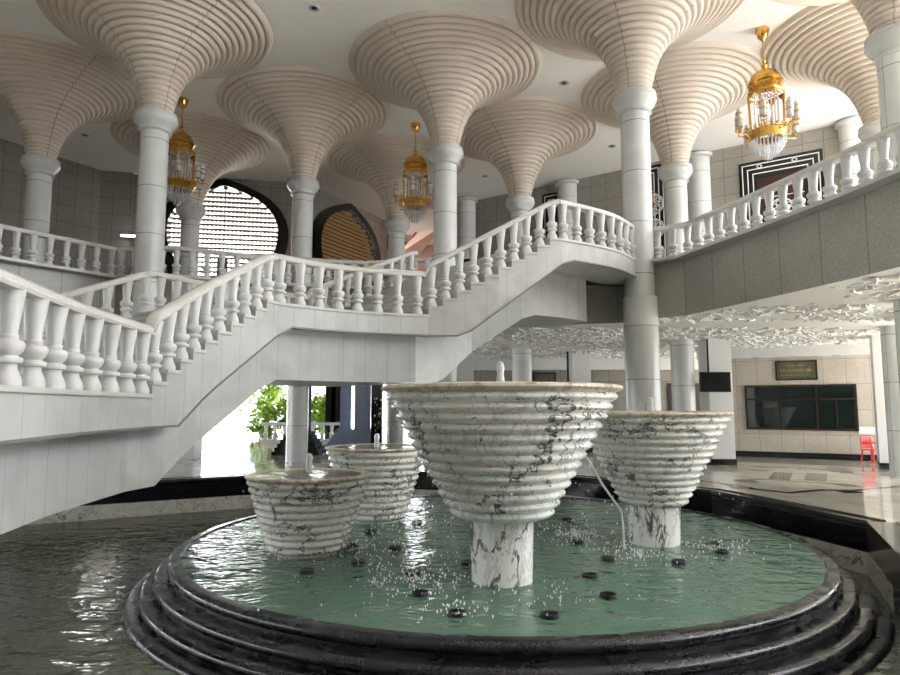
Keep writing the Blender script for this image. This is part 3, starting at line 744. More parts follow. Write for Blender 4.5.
def arch_outline(w, h, n=44, base=0):
    """horseshoe arch with a slight point: half width w, height h; from bottom left over the top to bottom right"""
    cz = h - w * .88; pts = []
    a0 = R(-38)
    for i in range(n + 1):
        a = PI - a0 - (PI - 2 * a0) * i / n
        x = w * math.cos(a); z = cz + w * .80 * math.sin(a) if math.sin(a) > 0 else cz + w * math.sin(a)
        z += w * .08 * max(0, 1 - abs(x) / (w * .45)) ** 1.5 if math.sin(a) > 0 else 0
        pts.append((x, z))
    xb = pts[0][0]
    return [(xb, base)] + pts + [(-xb, base)]
def arch_window(name_n, p0, p1, u, halfw, h, slat, wallname, mat_wall, bright):
    p0 = Vector(p0); p1 = Vector(p1); d = (p1 - p0).normalized(); Lw = (p1 - p0).length
    ang = math.atan2(d.y, d.x)
    O = arch_outline(halfw + .5, h + .36); I = arch_outline(halfw, h)
    # wall panel with the arch cut out
    cxw = u
    b = MB(); n = len(O); Hh = CEIL - UP
    peri = []
    for (x, z) in O:
        zc = h * .5; dx, dz = x, z - zc
        if dz <= 0 and abs(dx) > 0: tx = (-cxw if dx < 0 else Lw - cxw); peri.append((tx, z)); continue
        tx = (-cxw if dx < 0 else Lw - cxw); sc = min(abs(tx / dx) if abs(dx) > 1e-6 else 1e9, (Hh - zc) / dz); peri.append((dx * sc, zc + dz * sc))
    MW = Matrix.Translation((p0.x, p0.y, UP)) @ Matrix.Rotation(ang, 4, 'Z') @ Matrix.Translation((cxw, 0, 0))
    for i in range(n - 1):
        (xa, za), (xb, zb) = O[i], O[i + 1]; (pa, qa), (pb, qb) = peri[i], peri[i + 1]
        za, zb = min(za, Hh), min(zb, Hh)
        b.face([MW @ Vector(v) for v in ((xa, 0, za), (xb, 0, zb), (pb, 0, qb), (pa, 0, qa))], [(xa, za), (xb, zb), (pb, qb), (pa, qa)])
        if (pa < 0) != (pb < 0) or abs(pa - pb) > .01 and abs(qa - qb) > .01:
            k = (-cxw if pa < 0 and qa < Hh - .01 else Lw - cxw)
            if abs(qa - qb) > .01 and abs(pa - pb) > .01: b.face([MW @ Vector(v) for v in ((pa, 0, qa), (pb, 0, qb), (k, 0, Hh))])
    b.build(wallname, mat_wall, kind='structure')
    t = empty(name_n, tuple(MW @ Vector((0, 0, 0))), ang, kind='structure')
    b = MB(); dep = .35
    for i in range(n - 1):
        o0, o1, i0, i1 = O[i], O[i + 1], I[i], I[i + 1]
        for y, fl in ((-dep, 0), (dep, 1)): b.face([(o0[0], y, o0[1]), (o1[0], y, o1[1]), (i1[0], y, i1[1]), (i0[0], y, i0[1])])
        b.face([(o0[0], -dep, o0[1]), (o1[0], -dep, o1[1]), (o1[0], dep, o1[1]), (o0[0], dep, o0[1])])
    b.build('window_frame', M['blackgloss'], t)
    b = MB()
    for i in range(n - 1):
        i0, i1 = I[i], I[i + 1]
        b.face([(i0[0], -dep - .003, i0[1]), (i1[0], -dep - .003, i1[1]), (i1[0], dep, i1[1]), (i0[0], dep, i0[1])])
    b.build('reveal', M['reveal'], t)
    b = MB()
    def half_at(z):
        best = 0
        for i in range(n - 1):
            (xa, za), (xb, zb) = I[i], I[i + 1]
            if (za - z) * (zb - z) <= 0 and abs(za - zb) > 1e-6: best = max(best, abs(lerp(xa, xb, (z - za) / (zb - za))))
        return best
    z = .15
    while z < h:
        hw = half_at(z)
        if hw > .1:
            if slat:
                b.box(-hw, hw, -.02, .05, z - .055, z + .075)
                b.face([(-hw, -.02, z + .075), (hw, -.02, z + .075), (hw, -.12, z - .02), (-hw, -.12, z - .02)])
            else:
                b.box(-hw, hw, -.03, .03, z - .045, z + .045)
                x = -math.floor(hw / .19) * .19
                while x < hw - .05:
                    b.face([(x - .075, -.03, z - .03), (x, -.03, z - .13), (x + .075, -.03, z - .03)]); b.face([(x - .035, -.03, z + .02), (x, -.03, z + .07), (x + .035, -.03, z + .02)]); x += .19
        z += .23 if not slat else .21
    if not slat:
        b.box(-.28, .22, -.04, .02, 2.35, 3.35); b.box(-.02, .02, -.04, .02, .1, h - .1)
    o = b.build('lattice', M['tanslat'] if slat else M['lattice'], t)
    if slat:
        b = MB()
        for i in range(n - 1): b.face([(0, .3, h * .5), (I[i][0], .3, I[i][1]), (I[i + 1][0], .3, I[i + 1][1])])
        b.build('backing_board', M['browndark'], t)
arch_window('window_1', (-15.05, 30.0), (-7.05, 31.35), 4.2, 2.55, 6.85, False, 'wall_back', M['walltile'], True)
arch_window('window_2', (-7.05, 31.35), (-3.76, 38.1), 3.25, 2.55, 6.8, True, 'wall_side', M['walltile'], False)
wall('wall_added_lower_left', [(-34, 27), (-14.6, 26.5)], 0, LOWC, M['walltile'])  # added behind the stairs to block skylight from the pool reflections
wall('wall_added_lower_west', [(-13.2, 26.5), (-10.9, 26.5)], 0, LOWC, M['walltile'])  # added too; the gap between the pair shapes the glare on the pool
# reddish porch roof beyond the opening
b = MB(); a = [PY(372, 262, 43), PY(400, 262, 43), PY(470, 262, 43), PY(470, 180, 43), PY(372, 180, 43)]
b.face([PY(350, 270, 44), PY(480, 270, 44), PY(480, 175, 44), PY(350, 175, 44)]); o = b.build('wall_porch', M['pink'], kind='structure')
o.modifiers.new('t', 'SOLIDIFY').thickness = .2
wall('wall_added_porch_east', [(.9, 34.6), (3.0, 44.2)], UP, CEIL, M['pink'])  # added out of view to keep sun off the porch
wall('wall_porch_west', [(-6.6, 41.8), (-8.5, 44.2)], UP, CEIL, M['pink'])
wall('wall_porch_back', [(-8.5, 44.2), (3.0, 44.2)], UP, CEIL, M['pink'])
t = empty('porch_roof', tuple(PY(400, 240, 41)), 0, 'sloping red-brown timber roof beyond the opening behind the middle chandelier', 'porch roof')
iv_ = -Vector(PY(400, 240, 41))
b = MB(); b.face([p + iv_ for p in (PY(392, 258, 42), PY(446, 206, 39), PY(450, 220, 39), PY(418, 255, 42))]); b.face([p + iv_ for p in (PY(378, 252, 42.5), PY(404, 250, 42.5), PY(450, 205, 39.2), PY(402, 212, 41))]); o = b.build('roof_panel', M['pink'], t); s_ = o.modifiers.new('t', 'SOLIDIFY'); s_.thickness = .1
for k in range(4):
    MB().tube([PY(404 + k * 4, 250 - k, 41.8) + iv_, PY(416 + k * 4, 232 - k, 40.5) + iv_], .06, 5).build('rafter', M['redwood'], t)
MB().tube([PY(380, 246, 41.9) + iv_, PY(409, 246, 41.9) + iv_], .25, 6).build('beam', M['darkred'], t)
MB().tube([PY(404, 228, 40.5) + iv_, PY(446, 202, 38.8) + iv_], .2, 6).build('beam', M['darkred'], t)
# black loudspeaker hanging beside the slatted window
p = PY(385, 228, 38.5); t = empty('loudspeaker', tuple(p), R(20), 'black loudspeaker box fixed high between the slatted window and the opening', 'loudspeaker')
bevel(MB().box(-.4, .4, -.3, .3, -.9, .9).build('cabinet', M['plastic'], t), .05); MB().lathe([(.001, 0), (.25, .03), (.3, 0)], 16).build('speaker_cone', M['screen'], t)
t.children[1].rotation_euler = (R(90), 0, 0); t.children[1].location = (0, -.31, -.3)
MB().tube([(0, .3, .3), (0, .7, .6)], .05, 6).build('bracket', M['plastic'], t)

# carved panels on the back wall
wd = (wallB - wallA).normalized(); wang = math.atan2(wd.y, wd.x); wn = Vector((wd.y, -wd.x))
def on_wall(u):
    r = ray(u, 200); s = Vector((r.x, r.y)); # solve A + wd*t = s*k
    den = wd.x * s.y - wd.y * s.x; t = (-wallA.x * s.y + wallA.y * s.x) / den; return wallA + wd * t
def ring(mb, x, z, r0, r1, y=0, seg=16):
    for k in range(seg):
        a0, a1 = 2 * PI * k / seg, 2 * PI * (k + 1) / seg
        mb.face([(x + r0 * math.cos(a0), y, z + r0 * math.sin(a0)), (x + r1 * math.cos(a0), y, z + r1 * math.sin(a0)), (x + r1 * math.cos(a1), y, z + r1 * math.sin(a1)), (x + r0 * math.cos(a1), y, z + r0 * math.sin(a1))])
def panel(u0, u1, vt, lab):
    a = on_wall(u0); h = PY(u0, vt, a.y).z - UP; c = on_wall(u1); wl = (c - a).length; p = a + wn * .2
    t = empty('carved_panel', (p.x, p.y, UP), wang, lab, 'carved wall panel', 'carved panels on the back wall')
    MB().box(0, wl, 0, .1, 0, h).build('backboard', M['blackgloss'], t)
    b = MB()
    for d in (.12, .32, .52): 
        for x0, x1, z0, z1 in ((d, d + .04, 0, h - d), (wl - d - .04, wl - d, 0, h - d), (d, wl - d, h - d - .04, h - d)): b.box(x0, x1, -.02, .02, z0, z1)
    k = .8
    while k < wl - .5: ring(b, k, h - .25, .07, .12, -.03, 4); k += 1.3
    b.build('white_border', M['white'], t)
    MB().box(.7, wl - .7, -.03, .0, .1, h - .75).build('dark_field', M['darkred'], t)
    b = MB(); b2 = MB(); ncol = max(1, int((wl - 1.4) / 1.15)); sp = (wl - 1.4) / ncol
    for i in range(ncol):
        for j in range(int((h - 1.2) / 1.15)):
            x = .7 + sp * (i + .5); z = .75 + j * 1.15
            if (i + j) % 2 == 0 or ncol == 1:
                ring(b, x, z, .46, .52, -.04, 10); ring(b, x, z, .15, .2, -.04, 10)
                for q in range(10):
                    aa = 2 * PI * q / 10; ca, sa_ = math.cos(aa), math.sin(aa)
                    ring(b, x + .33 * ca, z + .33 * sa_, .08, .12, -.045, 6)
                ring(b2, x, z, .0, .12, -.04, 10)
            b.box(x - sp / 2, x + sp / 2, -.04, -.03, z + .6, z + .63)
    b.build('white_rosettes', M['white'], t); b2.build('orange_centres', M['orange'], t)
panel(741, 826, 166, 'large dark panel with white star rosettes behind the right-hand balustrade')
panel(640, 668, 166, 'narrow dark panel with white rosettes glimpsed between the two tall columns')
panel(544, 562, 196, 'small dark panel with white rosettes behind the top landing rail')
# sign board on the landing
p = PY(465, 268, 22); t = empty('sign_board', (p.x, p.y, UP), R(-15), 'small black framed notice standing behind the upper flight', 'sign')
z_ = p.z - UP
MB().box(-.28, .28, 0, .05, z_ - .5, z_ + .32).build('board', M['plastic'], t); MB().box(-.15, .2, -.01, 0, z_ - .0, z_ + .16).build('notice', M['paper'], t)
MB().tube([(0, .05, 0), (0, .05, z_ - .4)], .03, 8).build('stand', M['plastic'], t)
# tube lamp and ledge on the far-left wall
p = PY(129, 236, 29.6); t = empty('tube_lamp', tuple(p), R(10), 'short white fluorescent lamp glowing at the far-left wall', 'lamp')
MB().box(-.35, .35, -.05, .05, -.03, .05).build('tube', M['lamp'], t); MB().box(-.4, .4, .05, .1, -.06, .1).build('housing', M['plastic'], t)

# downlights
def downlight(p, z, lab):
    t = empty('downlight', (p.x, p.y, z), 0, lab, 'ceiling spotlight', 'recessed ceiling spotlights')
    MB().lathe([(.09, -.005), (.16, -.02), (.17, 0)], 16).build('trim_ring', M['frost'], t); MB().lathe([(.001, -.004), (.1, -.004)], 16).build('lens', M['plastic'], t)
for u, v, lab in ((314, 8, 'small round ceiling spotlight at the top between the left and middle vaults'), (564, 83, 'small round ceiling spotlight between the middle and right vaults'), (485, 176, 'small round ceiling spotlight low right of the middle chandelier'), (85, 135, 'small round ceiling spotlight at the far left'), (612, 146, 'small round ceiling spotlight left of the tall stair column')):
    downlight(PZ(u, v, CEIL), CEIL, lab)

# ================= chandeliers
def chandelier_parts():
    t = empty('chandelier', (0, 0, CEIL), 0, '', 'chandelier', 'gold and crystal chandeliers'); ALL.append(t)
    G = M['gold']
    MB().lathe([(.001, 0), (.2, 0), (.21, -.08), (.17, -.16), (.17, -.22), (.12, -.3), (.05, -.36), (.03, -.4)], 8).build('ceiling_canopy', G, t)
    MB().tube([(0, 0, -.38), (0, 0, -1.15)], .022, 8).build('rod', G, t)
    MB().lathe([(.03, -1.0), (.06, -1.04), (.03, -1.08), (.07, -1.14), (.1, -1.18), (.05, -1.22), (.09, -1.27), (.2, -1.34), (.36, -1.46), (.43, -1.58), (.45, -1.68), (.49, -1.70), (.49, -1.76), (.46, -1.77)], 24).build('dome', G, t)
    b = MB(); b.lathe([(.46, -1.77), (.50, -1.80), (.46, -1.82)], 8, smooth=False); b.lathe([(.52, -2.02), (.55, -2.06), (.52, -2.10)], 8, smooth=False)
    for k in range(8):
        a = PI / 8 + k * PI / 4
        for s in (-1, 0, 1):
            Mx = Matrix.Rotation(a, 4, 'Z') @ Matrix.Translation((.455, s * .12, -1.92))
            n0 = len(b.v)
            for q in range(8):
                a0, a1 = 2 * PI * q / 8, 2 * PI * (q + 1) / 8
                b.face([Mx @ Vector((0, r * math.cos(x), r * 1.5 * math.sin(x))) for r, x in ((.035, a0), (.058, a0), (.058, a1), (.035, a1))])
    b.build('fretwork_band', G, t)
    # arcade: spandrels under the band
    b = MB()
    for k in range(8):
        a0 = k * PI / 4; a1 = a0 + PI / 4
        P0 = Vector((.53 * math.cos(a0), .53 * math.sin(a0), 0)); P1 = Vector((.53 * math.cos(a1), .53 * math.sin(a1), 0))
        for q in range(8):
            f0, f1 = q / 8, (q + 1) / 8; z = lambda f: -2.34 + .22 * math.sin(PI * f) ** .7
            A_, B_ = P0.lerp(P1, f0), P0.lerp(P1, f1)
            b.face([A_ + Vector((0, 0, -2.05)), B_ + Vector((0, 0, -2.05)), B_ + Vector((0, 0, z(f1))), A_ + Vector((0, 0, z(f0)))])
    b.build('arcade', G, t)
    for k in range(8):
        a = k * PI / 4; x, y = .52 * math.cos(a), .52 * math.sin(a)
        MB().tube([(x, y, -2.1), (x * .93, y * .93, -3.3)], .02, 6).build('post', G, t)
    b = MB(); b.lathe([(.50, -3.22), (.58, -3.26), (.60, -3.30), (.53, -3.36), (.50, -3.48), (.44, -3.52), (.40, -3.46)], 24)
    for k in range(24):
        a = 2 * PI * k / 24; b.sphere((.6 * math.cos(a), .6 * math.sin(a), -3.2), .045, 6, 4)
    b.build('lower_ring', G, t)
    rn = random.Random(5)
    def oct_(mb, x, y, z, r, h):
        n = len(mb.v); mb.v += [(x, y, z + h), (x + r, y, z), (x, y + r, z), (x - r, y, z), (x, y - r, z), (x, y, z - h)]
        for q in ((0, 1, 2), (0, 2, 3), (0, 3, 4), (0, 4, 1), (5, 2, 1), (5, 3, 2), (5, 4, 3), (5, 1, 4)): mb.f.append(tuple(n + i for i in q)); mb.uv.append(None); mb.sm.append(False)
    b = MB()
    for k in range(20):
        a = 2 * PI * k / 20
        for j in range(20): oct_(b, .33 * math.cos(a), .33 * math.sin(a), -2.1 - j * .062, .026, .03)
    for k in range(6):
        a = 2 * PI * k / 6
        for j in range(9): oct_(b, .16 * math.cos(a), .16 * math.sin(a), -2.2 - j * .12, .045, .07)
    b.build('crystal_strands', M['crystal'], t, kind='stuff')
    b = MB()
    for tier, (r, z, ln) in enumerate(((.48, -3.42, 4), (.42, -3.5, 5), (.34, -3.55, 6), (.25, -3.65, 6), (.15, -3.75, 6), (.06, -3.85, 5))):
        nn = max(4, int(r * 60))
        for k in range(nn):
            a = 2 * PI * k / nn + tier
            for j in range(ln): oct_(b, r * math.cos(a), r * math.sin(a), z - j * .06, .024, .035)
    b.build('crystal_tiers', M['crystal'], t, kind='stuff')
    b = MB()
    for z0, z1, r in ((-.0, .06, .1), (.06, .22, .095), (.25, .40, .095), (.43, .50, .08)):
        b.lathe([(.03, z0), (r, z0 + .01), (r * 1.05, (z0 + z1) / 2), (r * .9, z1), (.03, z1 + .01)], 12)
    b.lathe([(.05, .5), (.045, .56), (.001, .62)], 10)
    lan = b.mesh('glass_shade', M['frost'])
    b = MB(); b.lathe([(.001, -.16), (.04, -.15), (.015, -.11), (.015, -.04), (.07, -.02), (.1, 0)], 12); b.lathe([(.1, .215), (.11, .235), (.1, .255)], 12); b.lathe([(.09, .395), (.1, .415), (.09, .435)], 12); b.tube([(0, 0, -.1), (0, 0, .42)], .014, 6); b.lathe([(.014, .235), (.1, .235)], 12); b.lathe([(.014, .415), (.1, .415)], 12); hol = b.mesh('shade_holder', G)
    for k in range(8):
        a = k * PI / 4 + .2; r2 = .95 if k % 2 == 0 else .8; c_, s_ = math.cos(a), math.sin(a); zz = -3.2 if k % 2 == 0 else -3.05
        am = MB().tube([(.5 * c_, .5 * s_, -3.36), (.7 * c_, .7 * s_, zz - .19), (r2 * c_, r2 * s_, zz - .17), (r2 * c_, r2 * s_, zz)], .018, 6).build('arm', G, t)
        for me in (lan, hol): link(me.name, me, am, loc=(r2 * c_, r2 * s_, zz))
    return t
ch = chandelier_parts()
ch.location = (9.17, 18.04, CEIL); ch.scale = (.965,) * 3; ch['label'] = 'nearest gold and crystal chandelier hanging at the upper right'
copy_tree(ch, loc=(-1.35, 24.5, CEIL), rz=.5, label='gold chandelier hanging in the middle beside the round column')
copy_tree(ch, loc=(-9.62, 22.4, CEIL), rz=.9, label='gold chandelier half hidden behind the tall left column')

# ================= lower hall on the right
pA = PZ(724, 455.5, 0); pB = PZ(868, 460.5, 0)
dd = Vector((pB.x - pA.x, pB.y - pA.y)).normalized(); wlen = (Vector((pB.x, pB.y)) - Vector((pA.x, pA.y))).length; lang = math.atan2(dd.y, dd.x)
L0 = Vector((pA.x, pA.y)); nrm = Vector((dd.y, -dd.x))
def LW(u, v):   # point on that wall: distance along, height
    r = ray(u, v); s = Vector((r.x, r.y)); den = dd.x * s.y - dd.y * s.x; t = (-L0.x * s.y + L0.y * s.x) / den
    p = L0 + dd * t; k = p.y / r.y; return t, CAMZ + r.z * k
ext = L0 - dd * .8; far = L0 + dd * (wlen + 3)
wall('wall_office', [tuple(ext), tuple(far)], 0, LOWC, M['wallbeige'], .3)
def lw_empty(name, u, v, lab, cat, out=.16, **kw):
    t, z = LW(u, v); p = L0 + dd * t + nrm * out; return empty(name, (p.x, p.y, z), lang, lab, cat, **kw), t, z
b = MB(); p0 = ext + nrm * .2; p1 = far + nrm * .2; b.sweep([(p0.x, p0.y, 0), (p1.x, p1.y, 0)], [(-.05, 0), (-.05, .22), (.05, .22), (.05, 0)]); b.build('baseboard_right', M['black'], kind='structure')
b = MB(); p0 = ext + nrm * .3; p1 = far + nrm * .3; zc = LW(800, 357)[1]; b.sweep([(p0.x, p0.y, zc), (p1.x, p1.y, zc)], [(-.15, 0), (-.15, .9), (.2, .9), (.2, 0)]); b.build('trim_7', M['white'], kind='structure')
# office window
t0, z1_ = LW(745, 386); t1, z0_ = LW(859, 431); z1b = LW(857, 384)[1]; ztop = (z1_ + z1b) / 2
W_ = t1 - t0; Hw = ztop - z0_; p = L0 + dd * t0 + nrm * .16
wn_ = empty('window_3', (p.x, p.y, z0_), lang, kind='structure')
fr = MB(); f_ = .07
def bar(x0, x1, z0, z1, mb): mb.box(x0, x1, -.06, .05, z0, z1)
bar(0, W_, 0, f_, fr); bar(0, W_, Hw - f_, Hw, fr); bar(0, f_, f_, Hw - f_, fr); bar(W_ - f_, W_, f_, Hw - f_, fr)
for fx in (.32, .655): bar(W_ * fx - .04, W_ * fx + .04, f_, Hw - f_, fr)
for fx in (.165, .82): bar(W_ * fx - .02, W_ * fx + .02, f_, Hw * .68, fr)
bar(f_, W_ - f_, Hw * .68 - .03, Hw * .68 + .04, fr)
fr.build('window_frame', M['darkframe'], wn_)
for i, (xa, xb, za, zb) in enumerate([(0, .32, 0, .68), (.32, .655, 0, .68), (.655, 1, 0, .68), (0, .32, .68, 1), (.32, .655, .68, 1), (.655, 1, .68, 1)]):
    MB().box(W_ * xa + .03, W_ * xb - .03, -.01, .01, Hw * za + .03, Hw * zb - .03).build('pane', M['glass'], wn_)
# plaque
t0, z1_ = LW(775, 361.5); t1, z0_ = LW(818, 380); p = L0 + dd * t0 + nrm * .17
pl = empty('framed_plaque', (p.x, p.y, z0_), lang, 'wide green plaque with gold script in a brown frame above the office window', 'plaque')
W_ = t1 - t0; Hw = z1_ - z0_
b = MB(); b.box(0, W_, -.05, .02, 0, .06); b.box(0, W_, -.05, .02, Hw - .06, Hw); b.box(0, .06, -.05, .02, 0, Hw); b.box(W_ - .06, W_, -.05, .02, 0, Hw); b.build('frame', M['darkframe'], pl)
MB().box(.05, W_ - .05, -.02, .01, .05, Hw - .05).build('panel', M['plaque'], pl)
b = MB(); rn = random.Random(9)
for row, (z, x0, x1, s_) in enumerate(((.74, .3, .72, .035), (.5, .12, .9, .06), (.26, .15, .85, .02))):
    x = W_ * x0
    while x < W_ * x1:
        l = rn.uniform(.03, .1); pts = [(x + l * q / 4, -.026, Hw * z + s_ * math.sin(q * 1.7 + x * 9)) for q in range(5)]; b.tube(pts, .009 if row == 1 else .006, 4)
        if rn.random() < .5: b.tube([(x, -.026, Hw * z - s_), (x, -.026, Hw * z + s_ * 1.8)], .007, 4)
        x += l + .02
b.build('gold_script', M['script'], pl)
def pic(u0, v0, u1, v1, Y, lab):
    a = PY(u0, v0, Y); c = PY(u1, v1, Y); W2 = c.x - a.x; H2 = a.z - c.z
    t = empty('framed_picture', (a.x, Y, c.z), 0, lab, 'picture'); b = MB(); k = .08
    b.box(0, W2, -.06, 0, 0, k); b.box(0, W2, -.06, 0, H2 - k, H2); b.box(0, k, -.06, 0, k, H2 - k); b.box(W2 - k, W2, -.06, 0, k, H2 - k); b.build('frame', M['darkframe'], t)
    MB().box(k, W2 - k, -.03, 0, k, H2 - k).build('canvas', M['plaque'], t)
# notice
nt_, t, z = lw_empty('wall_notice', 867, 430, 'small white notice sheet on the wall right of the office window', 'notice')
MB().box(-.26, .26, -.02, 0, -.16, .12).build('sheet', M['paper'], nt_)
# red chair
p = PZ(873, 462.5, 0)
rc = empty('plastic_chair', (p.x, p.y, 0), R(20), 'red plastic armchair against the wall beside the white pillar', 'chair')
RD = M['red']
bevel(MB().box(-.24, .24, -.24, .22, .42, .455).build('seat', RD, rc), .015)
b = MB()
for i in range(5):
    x = -.18 + i * .09; b.box(x - .028, x + .028, .20, .225, .47, .80)
b.box(-.24, .24, .195, .235, .78, .88); b.box(-.25, -.21, .19, .23, .44, .84); b.box(.21, .25, .19, .23, .44, .84); b.build('backrest', RD, rc)
for sx in (-1, 1):
    for sy in (-1, 1): MB().tube([(sx * .21, sy * .19, .44), (sx * .26, sy * .24, 0)], .028, 6).build('leg', RD, rc)
    MB().tube([(sx * .25, .2, .66), (sx * .28, .0, .67), (sx * .28, -.2, .65), (sx * .26, -.22, .45)], .022, 6).build('armrest', RD, rc)
# white square pillars
def pillar(p, wx, wy, z1, rz, lab, mat='white'):
    t = empty('square_pillar', (p.x, p.y, 0), rz, lab, 'pillar', 'square white pillars of the lower hall')
    bevel(MB().box(-wx / 2, wx / 2, -wy / 2, wy / 2, 0, z1).build('shaft', M[mat], t), .02)
    MB().box(-wx / 2 - .02, wx / 2 + .02, -wy / 2 - .02, wy / 2 + .02, 0, .2).build('black_base', M['black'], t); return t
pillar(PY(890, 458, 20.6), .62, .9, LOWC, lang, 'white square pillar right of the red chair')
tvp = PY(719, 458, 22.2); pillar(tvp, .8, .8, LOWC, 0, 'white square pillar carrying the black television')
pillar(PY(914, 400, 16.0) + Vector((.35, 0, 0)), .7, .9, LOWC, 0, 'white square pillar at the right edge of the photo')
# tv
p = PY(715, 382, 21.4); tv = empty('television', (p.x, p.y, p.z), R(4), 'black flat television hanging from the ceiling beside the pillar', 'television')
bevel(MB().box(-.52, .52, -.04, .04, -.33, .33).build('casing', M['plastic'], tv), .01); MB().box(-.49, .49, -.045, -.04, -.29, .30).build('screen', M['screen'], tv)
MB().tube([(-.18, .06, .2), (-.18, .06, LOWC - p.z)], .03, 8).build('ceiling_pole', M['plastic'], tv)
# far lower wall
YF = 31.0
wall('wall_far', [(-1.2, YF + 1), (1.0, YF), (13.2, YF - .5)], 0, LOWC, M['walltile'])
b = MB(); b.sweep([(-1.2, YF + .6, 0), (1.0, YF - .35, 0), (13.0, YF - .9, 0)], [(-.1, 3.62), (-.1, 4.15), (.2, 4.15), (.2, 3.62)]); b.build('trim_8', M['white'], kind='structure')
pic(533, 372.5, 556, 386, YF - .35, 'dark framed picture on the far wall above the largest bowl')
for u, w_, lab in ((580, .8, 'white square pillar just right of the far picture'), (463, .9, 'grey-white square pillar left of the distant round column')):
    pillar(PY(u, 400, 28), w_, w_, LOWC, 0, lab)
p = PY(568, 372, 27); MB().tube([(0, 0, 0), (0, 0, LOWC - .0 - 0)], .05, 8).build('black_pole', M['plastic'], loc=(p.x, 27, 0), label='thin black pole from floor to ceiling right of the far picture', cat='pole')
dr = PY(640, 400, YF - .3); t = empty('door_1', (dr.x, dr.y - .12, 0), 0, kind='structure'); MB().box(-.75, .75, 0, .06, 0, 3.0).build('door_frame', M['darkframe'], t); MB().box(-.66, .66, -.02, .0, 0, 2.9).build('door_leaf', M['browndark'], t)
dr = PY(688, 400, YF - .5); t = empty('door_2', (dr.x, dr.y - .12, 0), 0, kind='structure'); MB().box(-.95, .95, 0, .06, 0, 3.0).build('door_frame', M['darkframe'], t); MB().box(-.85, .85, -.02, .0, 0, 2.9).build('door_leaf', M['browndark'], t)
for u, v, lab in ((757, 354.5, 'small spotlight in the white cornice left of the plaque'), (836, 351, 'small spotlight in the white cornice right of the plaque')):
    t_, z = LW(u, v); p = L0 + dd * t_ + nrm * .38; downlight(Vector((p.x, p.y, 0)), zc, lab)

# ================= lower-left opening and outdoors
YO = 32.0
def clustered(u, Y, w_, lab, mat='blue', base='blue', shafts=((0, 0), (.0, .0))):
    p = PY(u, 420, Y); t = empty('clustered_pillar', (p.x, Y, 0), 0, lab, 'pillar', 'stepped-base granite pillars of the porch')
    b = MB(); b.box(-w_ / 2, w_ / 2, -w_ / 2, w_ / 2, .9, LOWC); b.box(-w_ * .3, w_ * .3, -w_ * .62, w_ * .62, .9, LOWC); b.box(-w_ * .62, w_ * .62, -w_ * .3, w_ * .3, .9, LOWC); b.build('shaft', M[mat], t)
    b = MB()
    for k in range(6): s = w_ * .62 + .55 - k * .09; b.box(-s, s, -s, s, k * .15, (k + 1) * .15)
    b.build('stepped_base', M[base], t); return t
clustered(346, 31.0, .42, 'blue-grey granite pillar, left one of the pair seen under the middle landing')
clustered(363, 30.0, .6, 'blue-grey granite pillar, right one of the pair seen under the middle landing')
clustered(301, 27.0, .62, 'black pillar on a stepped black base hidden behind the grey round column', 'black', 'black')
for u, lab in ((331, 'thin black post left of the blue-grey pillars'), (337, 'thin black post closest to the blue-grey pillars')):
    p = PY(u, 420, 36); o = bevel(MB().box(-.28, .28, -.28, .28, 0, LOWC - .01).build('porch_post', M['black'], loc=(p.x, 36, 0), label=lab, cat='post'))
p = PY(377, 420, 27.5); MB().box(-.22, .22, -.3, .3, 0, LOWC - .01).build('porch_post', M['black'], loc=(p.x, 27.5, 0), label='black post right of the blue-grey pillars', cat='post')
p = PY(186, 420, 24.5); bevel(MB().box(-1.4, .5, -.4, .4, 0, LOWC - .01).build('white_pier', M['white'], loc=(p.x + .0, 24.5, 0), label='white pier at the left edge of the bright opening', cat='pier'))
# outdoor balustrade
a = PY(262, 430, 34); c = PY(345, 430, 34); t = empty('balustrade', (a.x, 34, 0), 0, 'white outdoor balustrade beyond the bright opening', 'balustrade')
MB().box(0, c.x - a.x, -.12, .12, 0, .22).build('plinth', M['white'], t); MB().box(0, c.x - a.x, -.12, .12, .95, 1.08).build('handrail', M['white'], t)
n = int((c.x - a.x) / .5)
for i in range(n + 1): o = link('baluster', bal_me, t, loc=(.2 + i * (c.x - a.x - .4) / n, 0, .18)); 
# paving outdoors
b = MB(); b.box(-34, 26, 60, 400, -.3, -.01); b.box(-200, -34, -12, 400, -.3, -.01); b.box(26, 200, -12, 400, -.3, -.01); b.box(-200, 200, -60, -12, -.3, -.01); b.build('ground_outdoors', M['paving'], kind='structure')
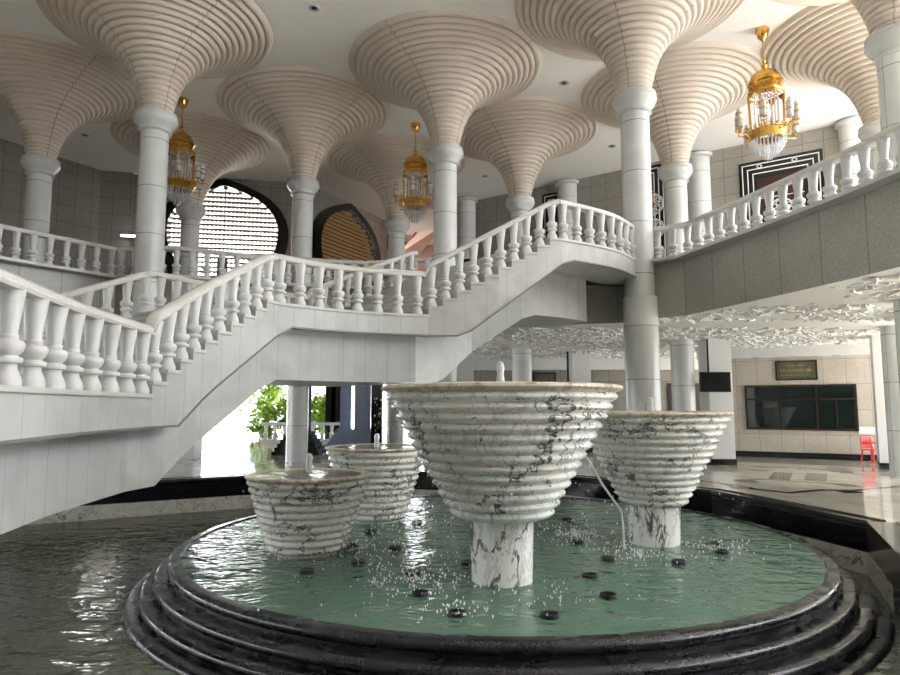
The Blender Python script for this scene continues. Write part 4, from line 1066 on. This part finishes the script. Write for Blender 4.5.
# white sunlit side wall
# bushes and trees
def tree(x, y, h, r, lab, n=420, trunk=True, seed=1):
    rn = random.Random(seed); t = empty('tree' if trunk else 'shrub', (x, y, 0), 0, lab, 'tree' if trunk else 'shrub')
    b = MB()
    cl = [(rn.gauss(0, r * .45), rn.gauss(0, r * .4), h * rn.uniform(.35 if trunk else .15, .95)) for _ in range(14)]
    for i in range(n):
        c_ = rn.choice(cl); p = Vector((c_[0] + rn.gauss(0, r * .25), c_[1] + rn.gauss(0, r * .25), max(.05, c_[2] + rn.gauss(0, r * .2)))); s_ = rn.uniform(.12, .26)
        ax = Matrix.Rotation(rn.uniform(0, 6.3), 3, Vector((rn.gauss(0, 1), rn.gauss(0, 1), rn.gauss(0, 1))).normalized())
        b.face([p + ax @ Vector(q) * s_ for q in ((-1, 0, 0), (0, -.5, .15), (1, 0, 0), (0, .5, .15))])
    b.build('foliage', M['leaf'], t); 
    if trunk: MB().tube([(0, 0, 0), (.1, 0, h * .4), (0, .1, h * .7)], [.18, .14, .06], 8).build('trunk', M['browndark'], t)
tree(PY(274, 400, 42).x, 42, 2.5, 1.5, 'bright green leafy bush outdoors left of the grey round column', 1500, False, 2)
tree(PY(322, 400, 42).x, 42, 2.4, 1.3, 'bright green leafy bush outdoors right of the grey round column', 1500, False, 3)
tree(PY(268, 385, 46).x, 46, 5.2, 1.5, 'taller yellow-green tree outdoors at the left of the view', 700, True, 4)
tree(PY(440, 385, 46).x, 44, 4.2, 1.5, 'green tree glimpsed outdoors left of the largest bowl', 600, True, 5)
# house
hx = PY(300, 380, 75); t = empty('house', (hx.x, 78, 0), 0, 'white house with blue windows far beyond the garden', 'house')
MB().box(-9, 9, 0, 8, 0, 6.5).build('wall', M['house'], t); MB().box(-9.5, 9.5, -.5, 8.5, 6.5, 6.8).build('roof', M['houseglass'], t)
for i, xx in enumerate((-6.2, -3.2, -.3, 1.6, 3.1, 6.3)):
    f = MB().box(xx - .5, xx + .5, -.06, .02, 3.6, 5.2).build('window', M['white'], t); MB().box(xx - .42, xx + .42, -.1, -.05, 3.7, 5.1).build('pane', M['houseglass'], f)
